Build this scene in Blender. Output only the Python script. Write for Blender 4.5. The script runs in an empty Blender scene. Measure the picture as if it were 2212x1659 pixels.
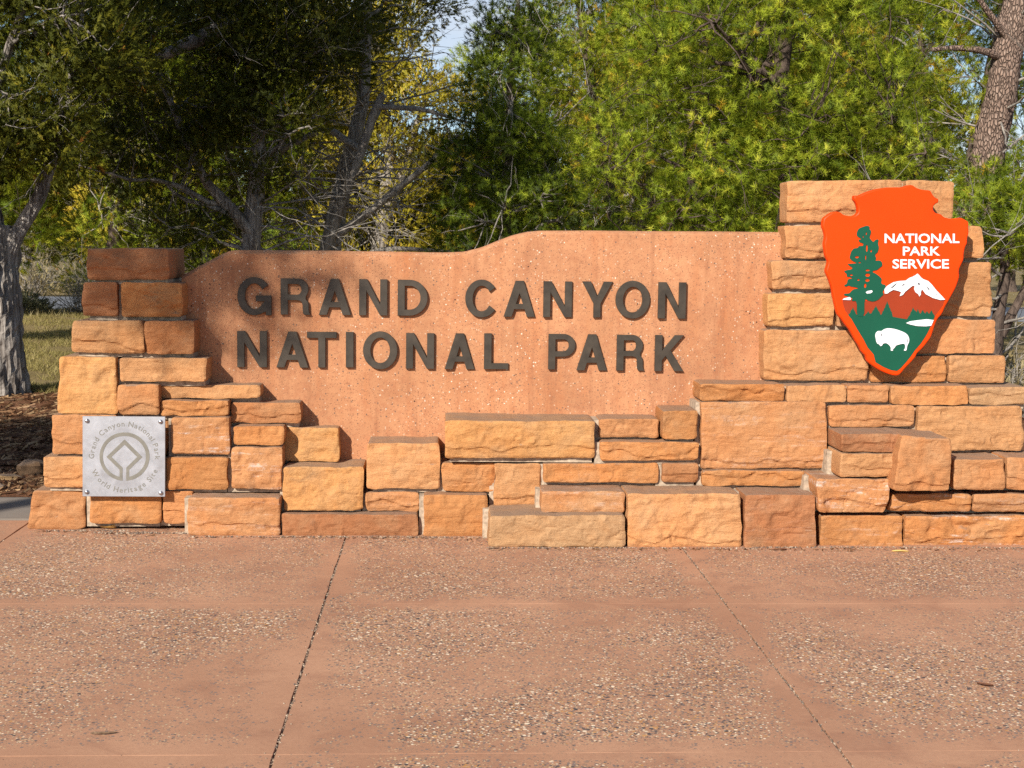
import bpy, math, random
import numpy as np
from mathutils import Vector, Matrix

random.seed(7)
sc = bpy.context.scene
COL = sc.collection
R = math.radians

# ------------------------------------------------------------------ camera
CAM = np.array([0.0, 0.0, 1.645])
FD = 2949.0                       # focal length in picture units (picture 2212 x 1659)
VPX, VPY, ROLL = 957.0, 520.0, 0.0135
yc = np.array([(VPX - 1106) / FD, (829.5 - VPY) / FD, -1.0]); yc /= np.linalg.norm(yc)
zx, zy = math.sin(ROLL), math.cos(ROLL)
zc = np.array([zx, zy, (zx * yc[0] + zy * yc[1]) / -yc[2]]); zc /= np.linalg.norm(zc)
xc = np.cross(yc, zc)
RW = np.stack([xc, yc, zc], axis=1)          # world -> camera
cd = bpy.data.cameras.new('camera')
cam = bpy.data.objects.new('camera', cd)
COL.objects.link(cam)
cd.sensor_width = 36.0
cd.lens = 36.0 * FD / 2212.0
cd.clip_end = 2000
cam.matrix_world = Matrix.Translation(Vector(CAM)) @ Matrix([list(r) for r in RW.T]).to_4x4()
sc.camera = cam

def at(x, y, Y):
    """world point on the vertical plane at distance Y seen at picture point x, y"""
    d = RW.T @ np.array([(x - 1106) / FD, (829.5 - y) / FD, -1.0])
    return CAM + d * (Y / d[1])

# ------------------------------------------------------------------ light
SA, SB = 0.60, 0.66
sun_dir = Vector((SA, 1.0, -SB)).normalized()
sl = bpy.data.lights.new('sun', 'SUN')
sl.energy = 5.0; sl.angle = R(0.55); sl.color = (1.0, 0.93, 0.82)
so = bpy.data.objects.new('sun', sl); COL.objects.link(so)
so.rotation_euler = sun_dir.to_track_quat('-Z', 'Y').to_euler()
so.location = (-12, -20, 13)
w = bpy.data.worlds.new('World'); sc.world = w; w.use_nodes = True
nt = w.node_tree
bg = nt.nodes['Background']
sky = nt.nodes.new('ShaderNodeTexSky'); sky.sky_type = 'NISHITA'; sky.sun_disc = False
sky.sun_elevation = math.asin(-sun_dir.z); sky.sun_rotation = math.atan2(-sun_dir.x, -sun_dir.y)
sky.air_density = 1.0; sky.dust_density = 0.5; sky.altitude = 2100
tc = nt.nodes.new('ShaderNodeTexCoord')
mp = nt.nodes.new('ShaderNodeMapping'); mp.inputs['Scale'].default_value = (1, 1, 3.2)
cn = nt.nodes.new('ShaderNodeTexNoise'); cn.inputs['Scale'].default_value = 3.1; cn.inputs['Detail'].default_value = 7
cr = nt.nodes.new('ShaderNodeValToRGB'); cr.color_ramp.elements[0].position = 0.50; cr.color_ramp.elements[1].position = 0.74
mx = nt.nodes.new('ShaderNodeMix'); mx.data_type = 'RGBA'
nt.links.new(tc.outputs['Generated'], mp.inputs['Vector']); nt.links.new(mp.outputs['Vector'], cn.inputs['Vector'])
nt.links.new(cn.outputs['Fac'], cr.inputs['Fac']); nt.links.new(cr.outputs['Color'], mx.inputs['Factor'])
nt.links.new(sky.outputs['Color'], mx.inputs['A']); mx.inputs['B'].default_value = (6.6, 6.9, 7.5, 1)
nt.links.new(mx.outputs['Result'], bg.inputs['Color'])
bg.inputs['Strength'].default_value = 0.092
vs = sc.view_settings
vs.view_transform = 'Standard'; vs.look = 'None'; vs.exposure = 0.40; vs.gamma = 1.0
try: vs.use_curve_mapping = False
except Exception: pass
sc.cycles.max_bounces = 6; sc.cycles.diffuse_bounces = 3; sc.cycles.transmission_bounces = 3
sc.cycles.use_denoising = False

# ------------------------------------------------------------------ helpers
def lin(r, g, b):
    f = lambda c: (c / 255 / 12.92) if c / 255 <= .04045 else ((c / 255 + .055) / 1.055) ** 2.4
    return (f(r), f(g), f(b))

OFF = {}
def root(name, label, cat, loc, group=None, rz=0.0, kind=None):
    o = bpy.data.objects.new(name, None); COL.objects.link(o)
    o.empty_display_size = .1
    o.location = loc; o.rotation_euler = (0, 0, rz)
    tag(o, label, cat, group, kind)
    OFF[o.name] = np.array(loc, float)
    return o
def tag(o, label=None, cat=None, group=None, kind=None):
    if label: o['label'] = label
    if cat: o['category'] = cat
    if group: o['group'] = group
    if kind: o['kind'] = kind
    return o
def link(name, me, mat, parent=None):
    o = bpy.data.objects.new(name, me); COL.objects.link(o)
    if mat and not me.materials: me.materials.append(mat)
    if parent is not None:
        o.parent = parent
        OFF[o.name] = OFF.get(parent.name, np.zeros(3))
    return o
def mesh_np(name, V, F, smooth=False, attr=None):
    """F: (n,k) int array, or list of such arrays"""
    V = np.asarray(V, np.float32)
    Fs = [np.asarray(f, np.int32) for f in (F if isinstance(F, list) else [F]) if len(f)]
    me = bpy.data.meshes.new(name)
    me.vertices.add(len(V)); me.vertices.foreach_set('co', V.ravel())
    loops = np.concatenate([f.ravel() for f in Fs])
    tot = np.concatenate([np.full(len(f), f.shape[1], np.int32) for f in Fs])
    st = np.concatenate([[0], np.cumsum(tot)[:-1]]).astype(np.int32)
    me.loops.add(len(loops)); me.loops.foreach_set('vertex_index', loops)
    me.polygons.add(len(tot)); me.polygons.foreach_set('loop_start', st)
    try: me.polygons.foreach_set('loop_total', tot)
    except Exception: pass
    me.polygons.foreach_set('use_smooth', np.full(len(tot), bool(smooth)))
    me.update(calc_edges=True)
    if attr is not None:
        a = me.attributes.new('tint', 'FLOAT', 'POINT'); a.data.foreach_set('value', np.asarray(attr, np.float32))
    return me
def obj(name, V, F, mat, parent=None, smooth=False, attr=None, sharp=None):
    V = np.asarray(V, float)
    if parent is not None: V = V - OFF[parent.name]
    me = mesh_np(name, V, F, smooth, attr)
    if sharp:
        me.set_sharp_from_angle(angle=R(sharp))
    return link(name, me, mat, parent)
class MB:
    """collects shapes for one mesh"""
    def __init__(s): s.V = []; s.T = []; s.Q = []; s.A = []; s.n = 0
    def add(s, V, tri=None, quad=None, tint=0.5):
        V = np.asarray(V, float).reshape(-1, 3)
        s.V.append(V); s.A.append(np.full(len(V), tint) if np.isscalar(tint) else np.asarray(tint))
        if tri is not None and len(tri): s.T.append(np.asarray(tri, int) + s.n)
        if quad is not None and len(quad): s.Q.append(np.asarray(quad, int) + s.n)
        s.n += len(V)
    def box(s, x0, x1, y0, y1, z0, z1):
        s.add([(x, y, z) for x in (x0, x1) for y in (y0, y1) for z in (z0, z1)],
              quad=[(0, 1, 3, 2), (4, 6, 7, 5), (0, 4, 5, 1), (2, 3, 7, 6), (0, 2, 6, 4), (1, 5, 7, 3)])
    def tube(s, pts, rad, sides=6, rough=0.0, rng=None, cap=True, ridge=None):
        P = np.asarray(pts, float); n = len(P); rad = np.asarray(rad, float)
        T = np.gradient(P, axis=0); T /= np.linalg.norm(T, axis=1)[:, None] + 1e-9
        ref = np.array([0.31, 0.95, 0.05]) if abs(T[0][1]) < .8 else np.array([1.0, 0, .1])
        A = np.cross(T, ref); A /= np.linalg.norm(A, axis=1)[:, None] + 1e-9
        B = np.cross(T, A)
        th = np.linspace(0, 2 * math.pi, sides, endpoint=False)
        rr = rad[:, None] * np.ones(sides)
        if ridge is not None: rr = rr * ridge(np.linspace(0, 1, n)[:, None], th[None, :])
        elif rough and rng is not None: rr = rr * (1 + rough * rng.standard_normal((n, sides)))
        V = P[:, None, :] + rr[..., None] * (np.cos(th)[None, :, None] * A[:, None, :] + np.sin(th)[None, :, None] * B[:, None, :])
        i = np.arange(n - 1)[:, None] * sides; j = np.arange(sides)[None, :]; k = (j + 1) % sides
        Q = np.stack([i + j, i + k, i + sides + k, i + sides + j], -1).reshape(-1, 4)
        s.add(V.reshape(-1, 3), quad=Q)
        if cap:
            for ring, c in ((0, P[0]), (n - 1, P[-1])):
                s.add(np.vstack([V[ring], c[None]]), tri=[(a, (a + 1) % sides, sides) for a in range(sides)])
    def build(s, name, mat, parent=None, smooth=False, attr=False, sharp=None):
        F = []
        if s.T: F.append(np.concatenate(s.T))
        if s.Q: F.append(np.concatenate(s.Q))
        return obj(name, np.concatenate(s.V), F, mat, parent, smooth, np.concatenate(s.A) if attr else None, sharp)

def _hash(i, j, k, seed):
    n = (i * 374761393 + j * 668265263 + k * 2147483647 + seed * 144665) & 0xffffffff
    n = ((n ^ (n >> 13)) * 1274126177) & 0xffffffff
    n = ((n ^ (n >> 15)) * 2246822519) & 0xffffffff
    return ((n ^ (n >> 16)) & 0xffffff) / float(0xffffff)
def vnoise(x, y, z, seed=0):
    x, y, z = np.broadcast_arrays(np.asarray(x, float), np.asarray(y, float), np.asarray(z, float))
    i, j, k = np.floor(x).astype(np.int64), np.floor(y).astype(np.int64), np.floor(z).astype(np.int64)
    u, v, t = x - i, y - j, z - k
    u, v, t = (q * q * (3 - 2 * q) for q in (u, v, t))
    r = 0
    for a in (0, 1):
        for b in (0, 1):
            for c in (0, 1):
                r = r + _hash(i + a, j + b, k + c, seed) * (u if a else 1 - u) * (v if b else 1 - v) * (t if c else 1 - t)
    return r * 2 - 1
def fbm(x, y, z, seed=0, oct=3):
    r = 0; a = 1.0
    for o in range(oct):
        r = r + a * vnoise(x * 2 ** o, y * 2 ** o, z * 2 ** o, seed + o * 17); a *= .5
    return r
def sstep(a, b, x):
    t = np.clip((x - a) / (b - a), 0, 1); return t * t * (3 - 2 * t)

# ------------------------------------------------------------------ materials
class NT:
    def __init__(s, name, rough=.8, spec=.3):
        s.m = bpy.data.materials.new(name); s.m.use_nodes = True; s.t = s.m.node_tree
        s.b = s.t.nodes['Principled BSDF']; s.b.inputs['Roughness'].default_value = rough
        s.b.inputs['Specular IOR Level'].default_value = spec
    def n(s, typ, **kw):
        o = s.t.nodes.new(typ)
        for k, v in kw.items():
            if k in o.inputs.keys() if isinstance(k, str) else False: s.put(o, k, v)
            else: setattr(o, k, v)
        return o
    def put(s, node, key, v):
        i = node.inputs[key]
        if isinstance(v, bpy.types.NodeSocket): s.t.links.new(v, i)
        elif isinstance(v, (tuple, list)) and len(v) == 3 and i.type == 'RGBA': i.default_value = (*v, 1)
        else: i.default_value = v
    def coord(s, kind='Object', scale=None):
        c = s.n('ShaderNodeTexCoord').outputs[kind]
        if scale is not None:
            m = s.n('ShaderNodeMapping'); s.put(m, 'Vector', c); m.inputs['Scale'].default_value = scale; c = m.outputs['Vector']
        return c
    def pos(s, scale=None):
        c = s.n('ShaderNodeNewGeometry').outputs['Position']
        if scale is not None:
            m = s.n('ShaderNodeMapping'); s.put(m, 'Vector', c); m.inputs['Scale'].default_value = scale; c = m.outputs['Vector']
        return c
    def noise(s, vec, scale, detail=4, rough=.55, dist=0.0):
        o = s.n('ShaderNodeTexNoise'); s.put(o, 'Vector', vec)
        o.inputs['Scale'].default_value = scale; o.inputs['Detail'].default_value = detail
        o.inputs['Roughness'].default_value = rough; o.inputs['Distortion'].default_value = dist
        return o.outputs['Fac']
    def vor(s, vec, scale, feature='F1', rnd=1.0):
        o = s.n('ShaderNodeTexVoronoi'); o.feature = feature; s.put(o, 'Vector', vec)
        o.inputs['Scale'].default_value = scale; o.inputs['Randomness'].default_value = rnd
        return o
    def ramp(s, fac, *stops):
        o = s.n('ShaderNodeValToRGB'); s.put(o, 'Fac', fac); e = o.color_ramp.elements
        while len(e) < len(stops): e.new(.5)
        for q, (p, c) in zip(e, stops):
            q.position = p; q.color = (*c, 1) if isinstance(c, (tuple, list)) else (c, c, c, 1)
        return o.outputs['Color']
    def mix(s, f, a, b, mode='MIX'):
        o = s.n('ShaderNodeMix'); o.data_type = 'RGBA'; o.blend_type = mode
        s.put(o, 'Factor', f); s.put(o, 'A', a); s.put(o, 'B', b); return o.outputs['Result']
    def math(s, op, a, b=0.0, clamp=False):
        o = s.n('ShaderNodeMath'); o.operation = op; o.use_clamp = clamp
        for i, v in enumerate((a, b)):
            if isinstance(v, bpy.types.NodeSocket): s.t.links.new(v, o.inputs[i])
            else: o.inputs[i].default_value = v
        return o.outputs[0]
    def bump(s, h, strength=.5, dist=.01, prev=None):
        o = s.n('ShaderNodeBump'); s.put(o, 'Height', h); o.inputs['Strength'].default_value = strength; o.inputs['Distance'].default_value = dist
        if prev is not None: s.put(o, 'Normal', prev)
        return o.outputs['Normal']
    def out(s, color=None, normal=None, rough=None):
        if color is not None: s.put(s.b, 'Base Color', color)
        if normal is not None: s.put(s.b, 'Normal', normal)
        if rough is not None: s.put(s.b, 'Roughness', rough)
        return s.m

def m_plain(name, c, rough=.6, spec=.3, metallic=0.0, var=.12, scale=9, bump=.0):
    t = NT(name, rough, spec); t.b.inputs['Metallic'].default_value = metallic
    p = t.pos(); f = t.noise(p, scale, 5)
    c0 = tuple(x * (1 - var) for x in c); c1 = tuple(min(1, x * (1 + var)) for x in c)
    nm = t.bump(t.noise(p, 160, 3), bump, .002) if bump else None
    return t.out(t.ramp(f, (.3, c0), (.7, c1)), nm)

def m_stone():
    t = NT('sandstone', .9, .15)
    p = t.pos(); oi = t.n('ShaderNodeObjectInfo')
    base = oi.outputs['Color']
    shift = t.n('ShaderNodeVectorMath'); shift.operation = 'ADD'
    t.put(shift, 0, p); cmb = t.n('ShaderNodeCombineXYZ')
    r10 = t.math('MULTIPLY', oi.outputs['Random'], 40.0)
    for k in 'XYZ': t.put(cmb, k, r10)
    t.put(shift, 1, cmb.outputs[0]); q = shift.outputs[0]
    mpn = t.n('ShaderNodeMapping'); t.put(mpn, 'Vector', q); mpn.inputs['Scale'].default_value = (1.0, 1.0, 9.0); ql = mpn.outputs[0]
    # sediment bands, iron blotches
    c = t.mix(t.ramp(t.noise(ql, 6, 5, .6, .4), (.35, .0), (.68, .42)), base, t.mix(1.0, base, (.62, .50, .42), 'MULTIPLY'))
    c = t.mix(t.ramp(t.noise(q, 3.2, 4, .6, .6), (.42, 0.0), (.66, .55)), c, t.mix(1.0, base, (1.0, .82, .66), 'MULTIPLY'))
    c = t.mix(t.ramp(t.noise(q, 4.6, 3, .6, .3), (.5, 0.0), (.72, .45)), c, (.50, .31, .17))
    c = t.mix(t.ramp(t.noise(q, 70, 3, .7), (.35, 0.0), (.75, .35)), c, t.mix(1.0, c, (.60, .50, .42), 'MULTIPLY'))
    c = t.mix(t.ramp(t.noise(q, 5.5, 6, .75, 1.2), (.56, 0.0), (.74, .42)), c, (.17, .115, .08))
    c = t.mix(t.ramp(t.noise(q, 2.6, 6, .7, .9), (.55, 0.0), (.70, .45)), c, t.mix(1.0, c, (.62, .60, .60), 'MULTIPLY'))
    # grey weathering crust on bedding tops
    nz = t.n('ShaderNodeSeparateXYZ'); t.put(nz, 0, t.n('ShaderNodeNewGeometry').outputs['Normal'])
    top = t.math('MULTIPLY', t.ramp(nz.outputs['Z'], (.55, 0.0), (.85, 1.0)), t.ramp(t.noise(q, 9, 4), (.25, .45), (.6, .85)))
    c = t.mix(top, c, (.30, .21, .15))
    # white salt bloom
    at_ = t.n('ShaderNodeAttribute'); at_.attribute_type = 'OBJECT'; at_.attribute_name = 'salt'
    sf = t.math('MULTIPLY', at_.outputs['Fac'], t.math('MULTIPLY', t.ramp(t.noise(ql, 3.2, 5, .7, .5), (.53, 0.0), (.66, 1.0)), t.ramp(t.noise(q, 34, 4, .7), (.42, 0.0), (.62, .8))))
    c = t.mix(sf, c, (.78, .74, .70))
    b = t.bump(t.noise(q, 110, 5, .75, .3), .75, .007)
    b = t.bump(t.noise(ql, 24, 5, .7), .7, .008, b)
    b = t.bump(t.ramp(t.noise(q, 13, 4, .6, 1.4), (.40, 0.0), (.47, .6), (.53, .62), (.56, 1.0)), .22, .010, b)
    return t.out(c, b)

def m_panel():
    t = NT('red_exposed_concrete', .85, .2)
    p = t.pos()
    c = t.ramp(t.noise(p, 2.4, 5, .6), (.3, lin(172, 122, 88)), (.7, lin(196, 142, 104)))
    mp_ = t.n('ShaderNodeMapping'); t.put(mp_, 'Vector', p); mp_.inputs['Scale'].default_value = (5, 5, .7)
    c = t.mix(t.ramp(t.noise(mp_.outputs[0], 1.5, 4, .6), (.5, 0.0), (.78, .5)), c, lin(172, 98, 52))     # rust runs
    c = t.mix(t.ramp(t.noise(p, 26, 5, .7), (.45, 0.0), (.75, .45)), c, lin(150, 88, 62))
    mq_ = t.n('ShaderNodeMapping'); t.put(mq_, 'Vector', p); mq_.inputs['Scale'].default_value = (9, 9, .55)
    c = t.mix(t.ramp(t.noise(mq_.outputs[0], 2.2, 5, .7), (.52, 0.0), (.74, .42)), c, lin(126, 78, 56))
    c = t.mix(t.ramp(t.noise(p, 1.7, 6, .7, .8), (.54, 0.0), (.72, .38)), c, lin(138, 92, 70))
    dens = t.ramp(t.noise(p, 3.2, 3), (.32, .25), (.68, 1.0))
    for sc_, thr, rad, col in ((75, .83, .30, lin(196, 166, 140)), (60, .84, .27, lin(112, 90, 78)), (85, .945, .34, lin(222, 206, 186)), (48, .945, .22, lin(66, 46, 40)), (120, .66, .38, lin(146, 102, 76)), (34, .972, .17, lin(226, 214, 198))):
        mpv = t.n('ShaderNodeMapping'); t.put(mpv, 'Vector', p); mpv.inputs['Location'].default_value = (sc_ * .13, 2, sc_ * .31)
        v = t.vor(mpv.outputs[0], sc_)
        sep = t.n('ShaderNodeSeparateColor'); t.put(sep, 0, v.outputs['Color'])
        sel = t.math('GREATER_THAN', t.math('MULTIPLY', sep.outputs[0], t.math('ADD', t.math('MULTIPLY', dens, .22), .80)), thr)
        c = t.mix(t.math('MULTIPLY', sel, t.math('LESS_THAN', v.outputs['Distance'], rad)), c, col)
    b = t.bump(t.noise(p, 90, 5, .7), .5, .005)
    pit = t.vor(p, 38); sp = t.n('ShaderNodeSeparateColor'); t.put(sp, 0, pit.outputs['Color'])
    ph = t.math('MULTIPLY', t.math('GREATER_THAN', sp.outputs[1], .90), t.math('LESS_THAN', pit.outputs['Distance'], .25))
    b = t.bump(t.math('SUBTRACT', 1.0, ph), .9, .006, b)
    return t.out(c, b)

def m_slab():
    t = NT('red_aggregate_pavement', .9, .2)
    p = t.pos(); o = t.coord('Object')
    c = t.ramp(t.noise(p, 1.3, 5, .6), (.3, lin(170, 126, 99)), (.7, lin(191, 146, 116)))
    c = t.mix(t.ramp(t.noise(p, 3.4, 5, .65, .8), (.50, 0.0), (.72, .55)), c, lin(142, 100, 80))
    c = t.mix(t.ramp(t.noise(p, 48, 5, .75), (.4, 0.0), (.8, .35)), c, lin(140, 96, 78))
    sep = t.n('ShaderNodeSeparateXYZ'); t.put(sep, 0, o)
    ex = t.math('SUBTRACT', .92, t.math('ABSOLUTE', sep.outputs['X'])); ey = t.math('SUBTRACT', .915, t.math('ABSOLUTE', sep.outputs['Y']))
    e = t.math('MINIMUM', ex, ey)
    e = t.math('ADD', e, t.math('MULTIPLY', t.math('SUBTRACT', t.noise(p, 5, 4), .5), .34))
    band = t.ramp(e, (.02, .35), (.14, 1.0))
    mpd = t.n('ShaderNodeMapping'); t.put(mpd, 'Vector', p); mpd.inputs['Location'].default_value = (.35, 5.2, 0)
    big = t.math('MULTIPLY', t.ramp(t.noise(mpd.outputs[0], .85, 3, .5), (.36, .42), (.60, 1.0)), band)
    dens = t.math('MULTIPLY', big, t.ramp(t.noise(p, 7, 3), (.25, .6), (.55, 1.0)))
    hs = []
    for sc_, rad, thr, col in ((60, .42, .46, lin(128, 112, 104)), (76, .40, .52, lin(204, 172, 134)), (46, .36, .68, lin(78, 74, 76)), (62, .36, .62, lin(236, 214, 184)), (52, .34, .68, lin(190, 138, 84)), (100, .42, .42, lin(150, 122, 102)), (70, .38, .62, lin(96, 84, 78)), (30, .30, .80, lin(72, 68, 70)), (33, .30, .80, lin(238, 216, 186)), (27, .28, .84, lin(198, 146, 92))):
        mpv = t.n('ShaderNodeMapping'); t.put(mpv, 'Vector', p); mpv.inputs['Location'].default_value = (sc_ * .17, sc_ * .23, 0); mpv.inputs['Rotation'].default_value = (0, 0, sc_ * .37)
        v = t.vor(mpv.outputs[0], sc_ * 1.18)
        sp = t.n('ShaderNodeSeparateColor'); t.put(sp, 0, v.outputs['Color'])
        sel = t.math('GREATER_THAN', t.math('MULTIPLY', sp.outputs[0], t.math('ADD', t.math('MULTIPLY', dens, .75), .25)), thr)
        f = t.math('MULTIPLY', sel, t.math('LESS_THAN', v.outputs['Distance'], rad))
        c = t.mix(t.math('MULTIPLY', f, .92), c, col); hs.append(f)
    h = hs[0]
    for q in hs[1:]: h = t.math('MAXIMUM', h, q)
    b = t.bump(h, .55, .004); b = t.bump(t.noise(p, 130, 4, .7), .3, .003, b)
    return t.out(c, b)

def m_bark(name, c0, c1, zs=.10, scale=24):
    t = NT(name, .95, .1)
    q = t.coord('Object', (1, 1, zs))
    f = t.noise(q, scale, 6, .7, .6)
    c = t.ramp(f, (.34, c0), (.62, c1))
    c = t.mix(t.ramp(t.noise(t.coord('Object'), 2.5, 4), (.45, 0.0), (.7, .5)), c, c0)
    return t.out(c, t.bump(f, .9, .03))

def m_leaf(name, stops, trans=.35):
    t = NT(name, .55, .25)
    a = t.n('ShaderNodeAttribute'); a.attribute_name = 'tint'
    c = t.ramp(a.outputs['Fac'], *stops)
    t.put(t.b, 'Base Color', c)
    tr = t.n('ShaderNodeBsdfTranslucent'); t.put(tr, 'Color', c)
    ms = t.n('ShaderNodeMixShader'); ms.inputs[0].default_value = trans
    t.t.links.new(t.b.outputs[0], ms.inputs[1]); t.t.links.new(tr.outputs[0], ms.inputs[2])
    t.t.links.new(ms.outputs[0], t.t.nodes['Material Output'].inputs['Surface'])
    return t.m

def m_ground():
    t = NT('forest_soil', .95, .1)
    p = t.pos()
    soil = t.ramp(t.noise(p, 2.2, 6, .7), (.3, (.12, .050, .025)), (.55, (.23, .105, .055)), (.75, (.33, .18, .10)))
    soil = t.mix(t.ramp(t.noise(p, 40, 5, .75), (.45, 0.0), (.7, .6)), soil, (.055, .03, .02))
    gr = t.ramp(t.noise(p, 1.1, 6, .7), (.3, (.17, .13, .05)), (.5, (.26, .195, .09)), (.72, (.34, .26, .14)))
    sp = t.n('ShaderNodeSeparateXYZ'); t.put(sp, 0, p)
    e = t.math('ADD', sp.outputs['Y'], t.math('MULTIPLY', t.noise(p, .9, 4), 3.0))
    f = t.ramp(t.math('MULTIPLY', e, .01), (.155, 0.0), (.17, 1.0))
    return t.out(t.mix(f, soil, gr), t.bump(t.noise(p, 30, 6, .75), .8, .04))

def m_plate():
    t = NT('brushed_aluminium', .42, .5); t.b.inputs['Metallic'].default_value = .55
    p = t.pos()
    c = t.ramp(t.noise(p, 7, 6, .65, 1.5), (.3, (.34, .35, .38)), (.7, (.47, .48, .52)))
    c = t.mix(t.ramp(t.noise(p, 24, 5, .7, 2.0), (.58, 0.0), (.75, .5)), c, (.58, .58, .61))
    return t.out(c, t.bump(t.noise(p, 60, 4), .12, .002), t.ramp(t.noise(p, 13, 5), (.3, .38), (.7, .6)))

M = {}
M['stone'] = m_stone(); M['panel'] = m_panel(); M['slab'] = m_slab()
M['mortar'] = m_plain('mortar', (.42, .335, .25), .95, .1, var=.35, scale=40, bump=.6)
M['bronze'] = m_plain('dark_bronze', (.050, .040, .030), .48, .35, var=.30, scale=16, bump=.1)
M['orange'] = m_plain('orange_paint', (.76, .052, .001), .45, .2, var=.06, scale=3, bump=.12)
M['green'] = m_plain('green_paint', (.004, .082, .045), .45, .35, var=.06)
M['brown'] = m_plain('russet_paint', (.30, .036, .008), .45, .35, var=.05)
M['white'] = m_plain('white_paint', (.80, .81, .84), .45, .35, var=.02)
M['dark_grey'] = m_plain('grey_paint', (.10, .10, .11), .5, .3)  # dark grey of the emblem's small marks and mounting posts
M['plate'] = m_plate()
M['etch'] = m_plain('etched_grey_metal', (.20, .19, .165), .7, .2, var=.12, scale=30)
M['screw'] = m_plain('steel_screw', (.45, .45, .47), .3, .5, metallic=.9, var=.1)
M['ground'] = m_ground()
M['concrete'] = m_plain('grey_concrete', (.23, .195, .165), .9, .15, var=.14, scale=5, bump=.3)
M['grit'] = m_plain('joint_grit', (.25, .165, .115), .95, .1, var=.5, scale=90, bump=.8)
M['asphalt'] = m_plain('asphalt', (.17, .18, .20), .85, .2, var=.1, scale=.8)
M['juniper_bark'] = m_bark('juniper_bark', (.065, .050, .042), (.50, .45, .40))
M['pinyon_bark'] = m_bark('pinyon_bark', (.05, .036, .03), (.17, .125, .10), .4)
M['dead_wood'] = m_bark('grey_dead_wood', (.15, .13, .115), (.42, .38, .33), .2, 20)
M['ponderosa_bark'] = None
M['pinyon'] = m_leaf('pinyon_needles', ((0.0, (.040, .062, .008)), (.35, (.152, .216, .013)), (.7, (.41, .475, .034)), (.92, (.62, .60, .06)), (1.0, (.54, .32, .03))))
M['juniper'] = m_leaf('juniper_sprays', ((0.0, (.032, .042, .008)), (.4, (.10, .112, .012)), (.75, (.21, .20, .018)), (.95, (.34, .30, .025)), (1.0, (.38, .16, .03))))
M['goldleaf'] = m_leaf('yellow_juniper_sprays', ((0.0, (.20, .185, .016)), (.5, (.52, .45, .04)), (1.0, (.68, .46, .06))))
M['dry'] = m_leaf('dry_grass', ((0.0, (.20, .15, .06)), (.5, (.36, .29, .14)), (1.0, (.50, .43, .25))), .25)
M['turf'] = m_leaf('grass_blades', ((0.0, (.12, .115, .03)), (.5, (.31, .26, .085)), (1.0, (.52, .41, .18))), .3)
M['litter'] = m_leaf('leaf_litter', ((0.0, (.06, .027, .014)), (.5, (.20, .095, .045)), (1.0, (.42, .27, .14))), .1)
M['gravel'] = m_leaf('small_gravel', ((0.0, (.08, .07, .065)), (.5, (.24, .16, .11)), (1.0, (.48, .38, .28))), .0)
M['sage'] = m_leaf('sage_leaves', ((0.0, (.09, .10, .06)), (.5, (.19, .19, .10)), (1.0, (.33, .31, .17))), .3)

def m_plates():
    t = NT('plated_pine_bark', .95, .1)
    q = t.coord('Object', (1, 1, .45))
    v = t.vor(t.coord('Object', (1, 1, .42)), 34, 'DISTANCE_TO_EDGE'); n = t.noise(q, 40, 5, .75)
    c = t.ramp(n, (.3, (.15, .10, .08)), (.5, (.29, .20, .155)), (.72, (.44, .34, .28)))
    c = t.mix(t.ramp(v.outputs['Distance'], (.02, .6), (.12, 0.0)), c, (.12, .085, .07))
    return t.out(c, t.bump(t.ramp(v.outputs['Distance'], (.0, 0.0), (.18, 1.0)), .9, .03))
M['ponderosa_bark'] = m_plates()

# ------------------------------------------------------------------ flat shapes from outlines
_tmp = []
def shape_mesh(polys, y_front, thick, bevel=0.0):
    """closed outlines in (X, Z); a solid with its front face at y_front, going back by thick"""
    cu = bpy.data.curves.new('outline', 'CURVE'); cu.dimensions = '2D'; cu.fill_mode = 'BOTH'
    for p in polys:
        s = cu.splines.new('POLY'); s.points.add(len(p) - 1); s.use_cyclic_u = True
        for q, (x, z) in zip(s.points, p): q.co = (x, z, 0, 1)
    cu.extrude = max(0.0, thick / 2 - bevel); cu.bevel_depth = bevel; cu.bevel_resolution = 2 if bevel > .004 else 0
    if bevel: cu.offset = -bevel
    o = bpy.data.objects.new('outline', cu); COL.objects.link(o)
    dg = bpy.context.evaluated_depsgraph_get(); dg.update()
    me = bpy.data.meshes.new_from_object(o.evaluated_get(dg))
    bpy.data.objects.remove(o); bpy.data.curves.remove(cu)
    n = len(me.vertices); v = np.empty(n * 3, np.float32); me.vertices.foreach_get('co', v); v = v.reshape(-1, 3)
    out = np.stack([v[:, 0], y_front + thick / 2 - v[:, 2], v[:, 1]], 1)
    return me, out
def shape(name, polys, y_front, thick, mat, parent, bevel=0.0):
    me, v = shape_mesh(polys, y_front, thick, bevel)
    v = v - OFF[parent.name] if parent is not None else v
    me.vertices.foreach_set('co', v.astype(np.float32).ravel()); me.update(); me.name = name
    me.set_sharp_from_angle(angle=R(32))
    me.materials.clear()
    return link(name, me, mat, parent)
def text_mesh(s, bold=0.0, shear=0.0):
    cu = bpy.data.curves.new('text', 'FONT'); cu.body = s; cu.offset = bold; cu.size = 1; cu.resolution_u = 3
    o = bpy.data.objects.new('text', cu); COL.objects.link(o)
    dg = bpy.context.evaluated_depsgraph_get(); dg.update()
    me = bpy.data.meshes.new_from_object(o.evaluated_get(dg))
    bpy.data.objects.remove(o); bpy.data.curves.remove(cu)
    v = np.empty(len(me.vertices) * 3, np.float32); me.vertices.foreach_get('co', v); v = v.reshape(-1, 3).astype(float)
    f = [list(p.vertices) for p in me.polygons]
    bpy.data.meshes.remove(me)
    return v, f
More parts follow.
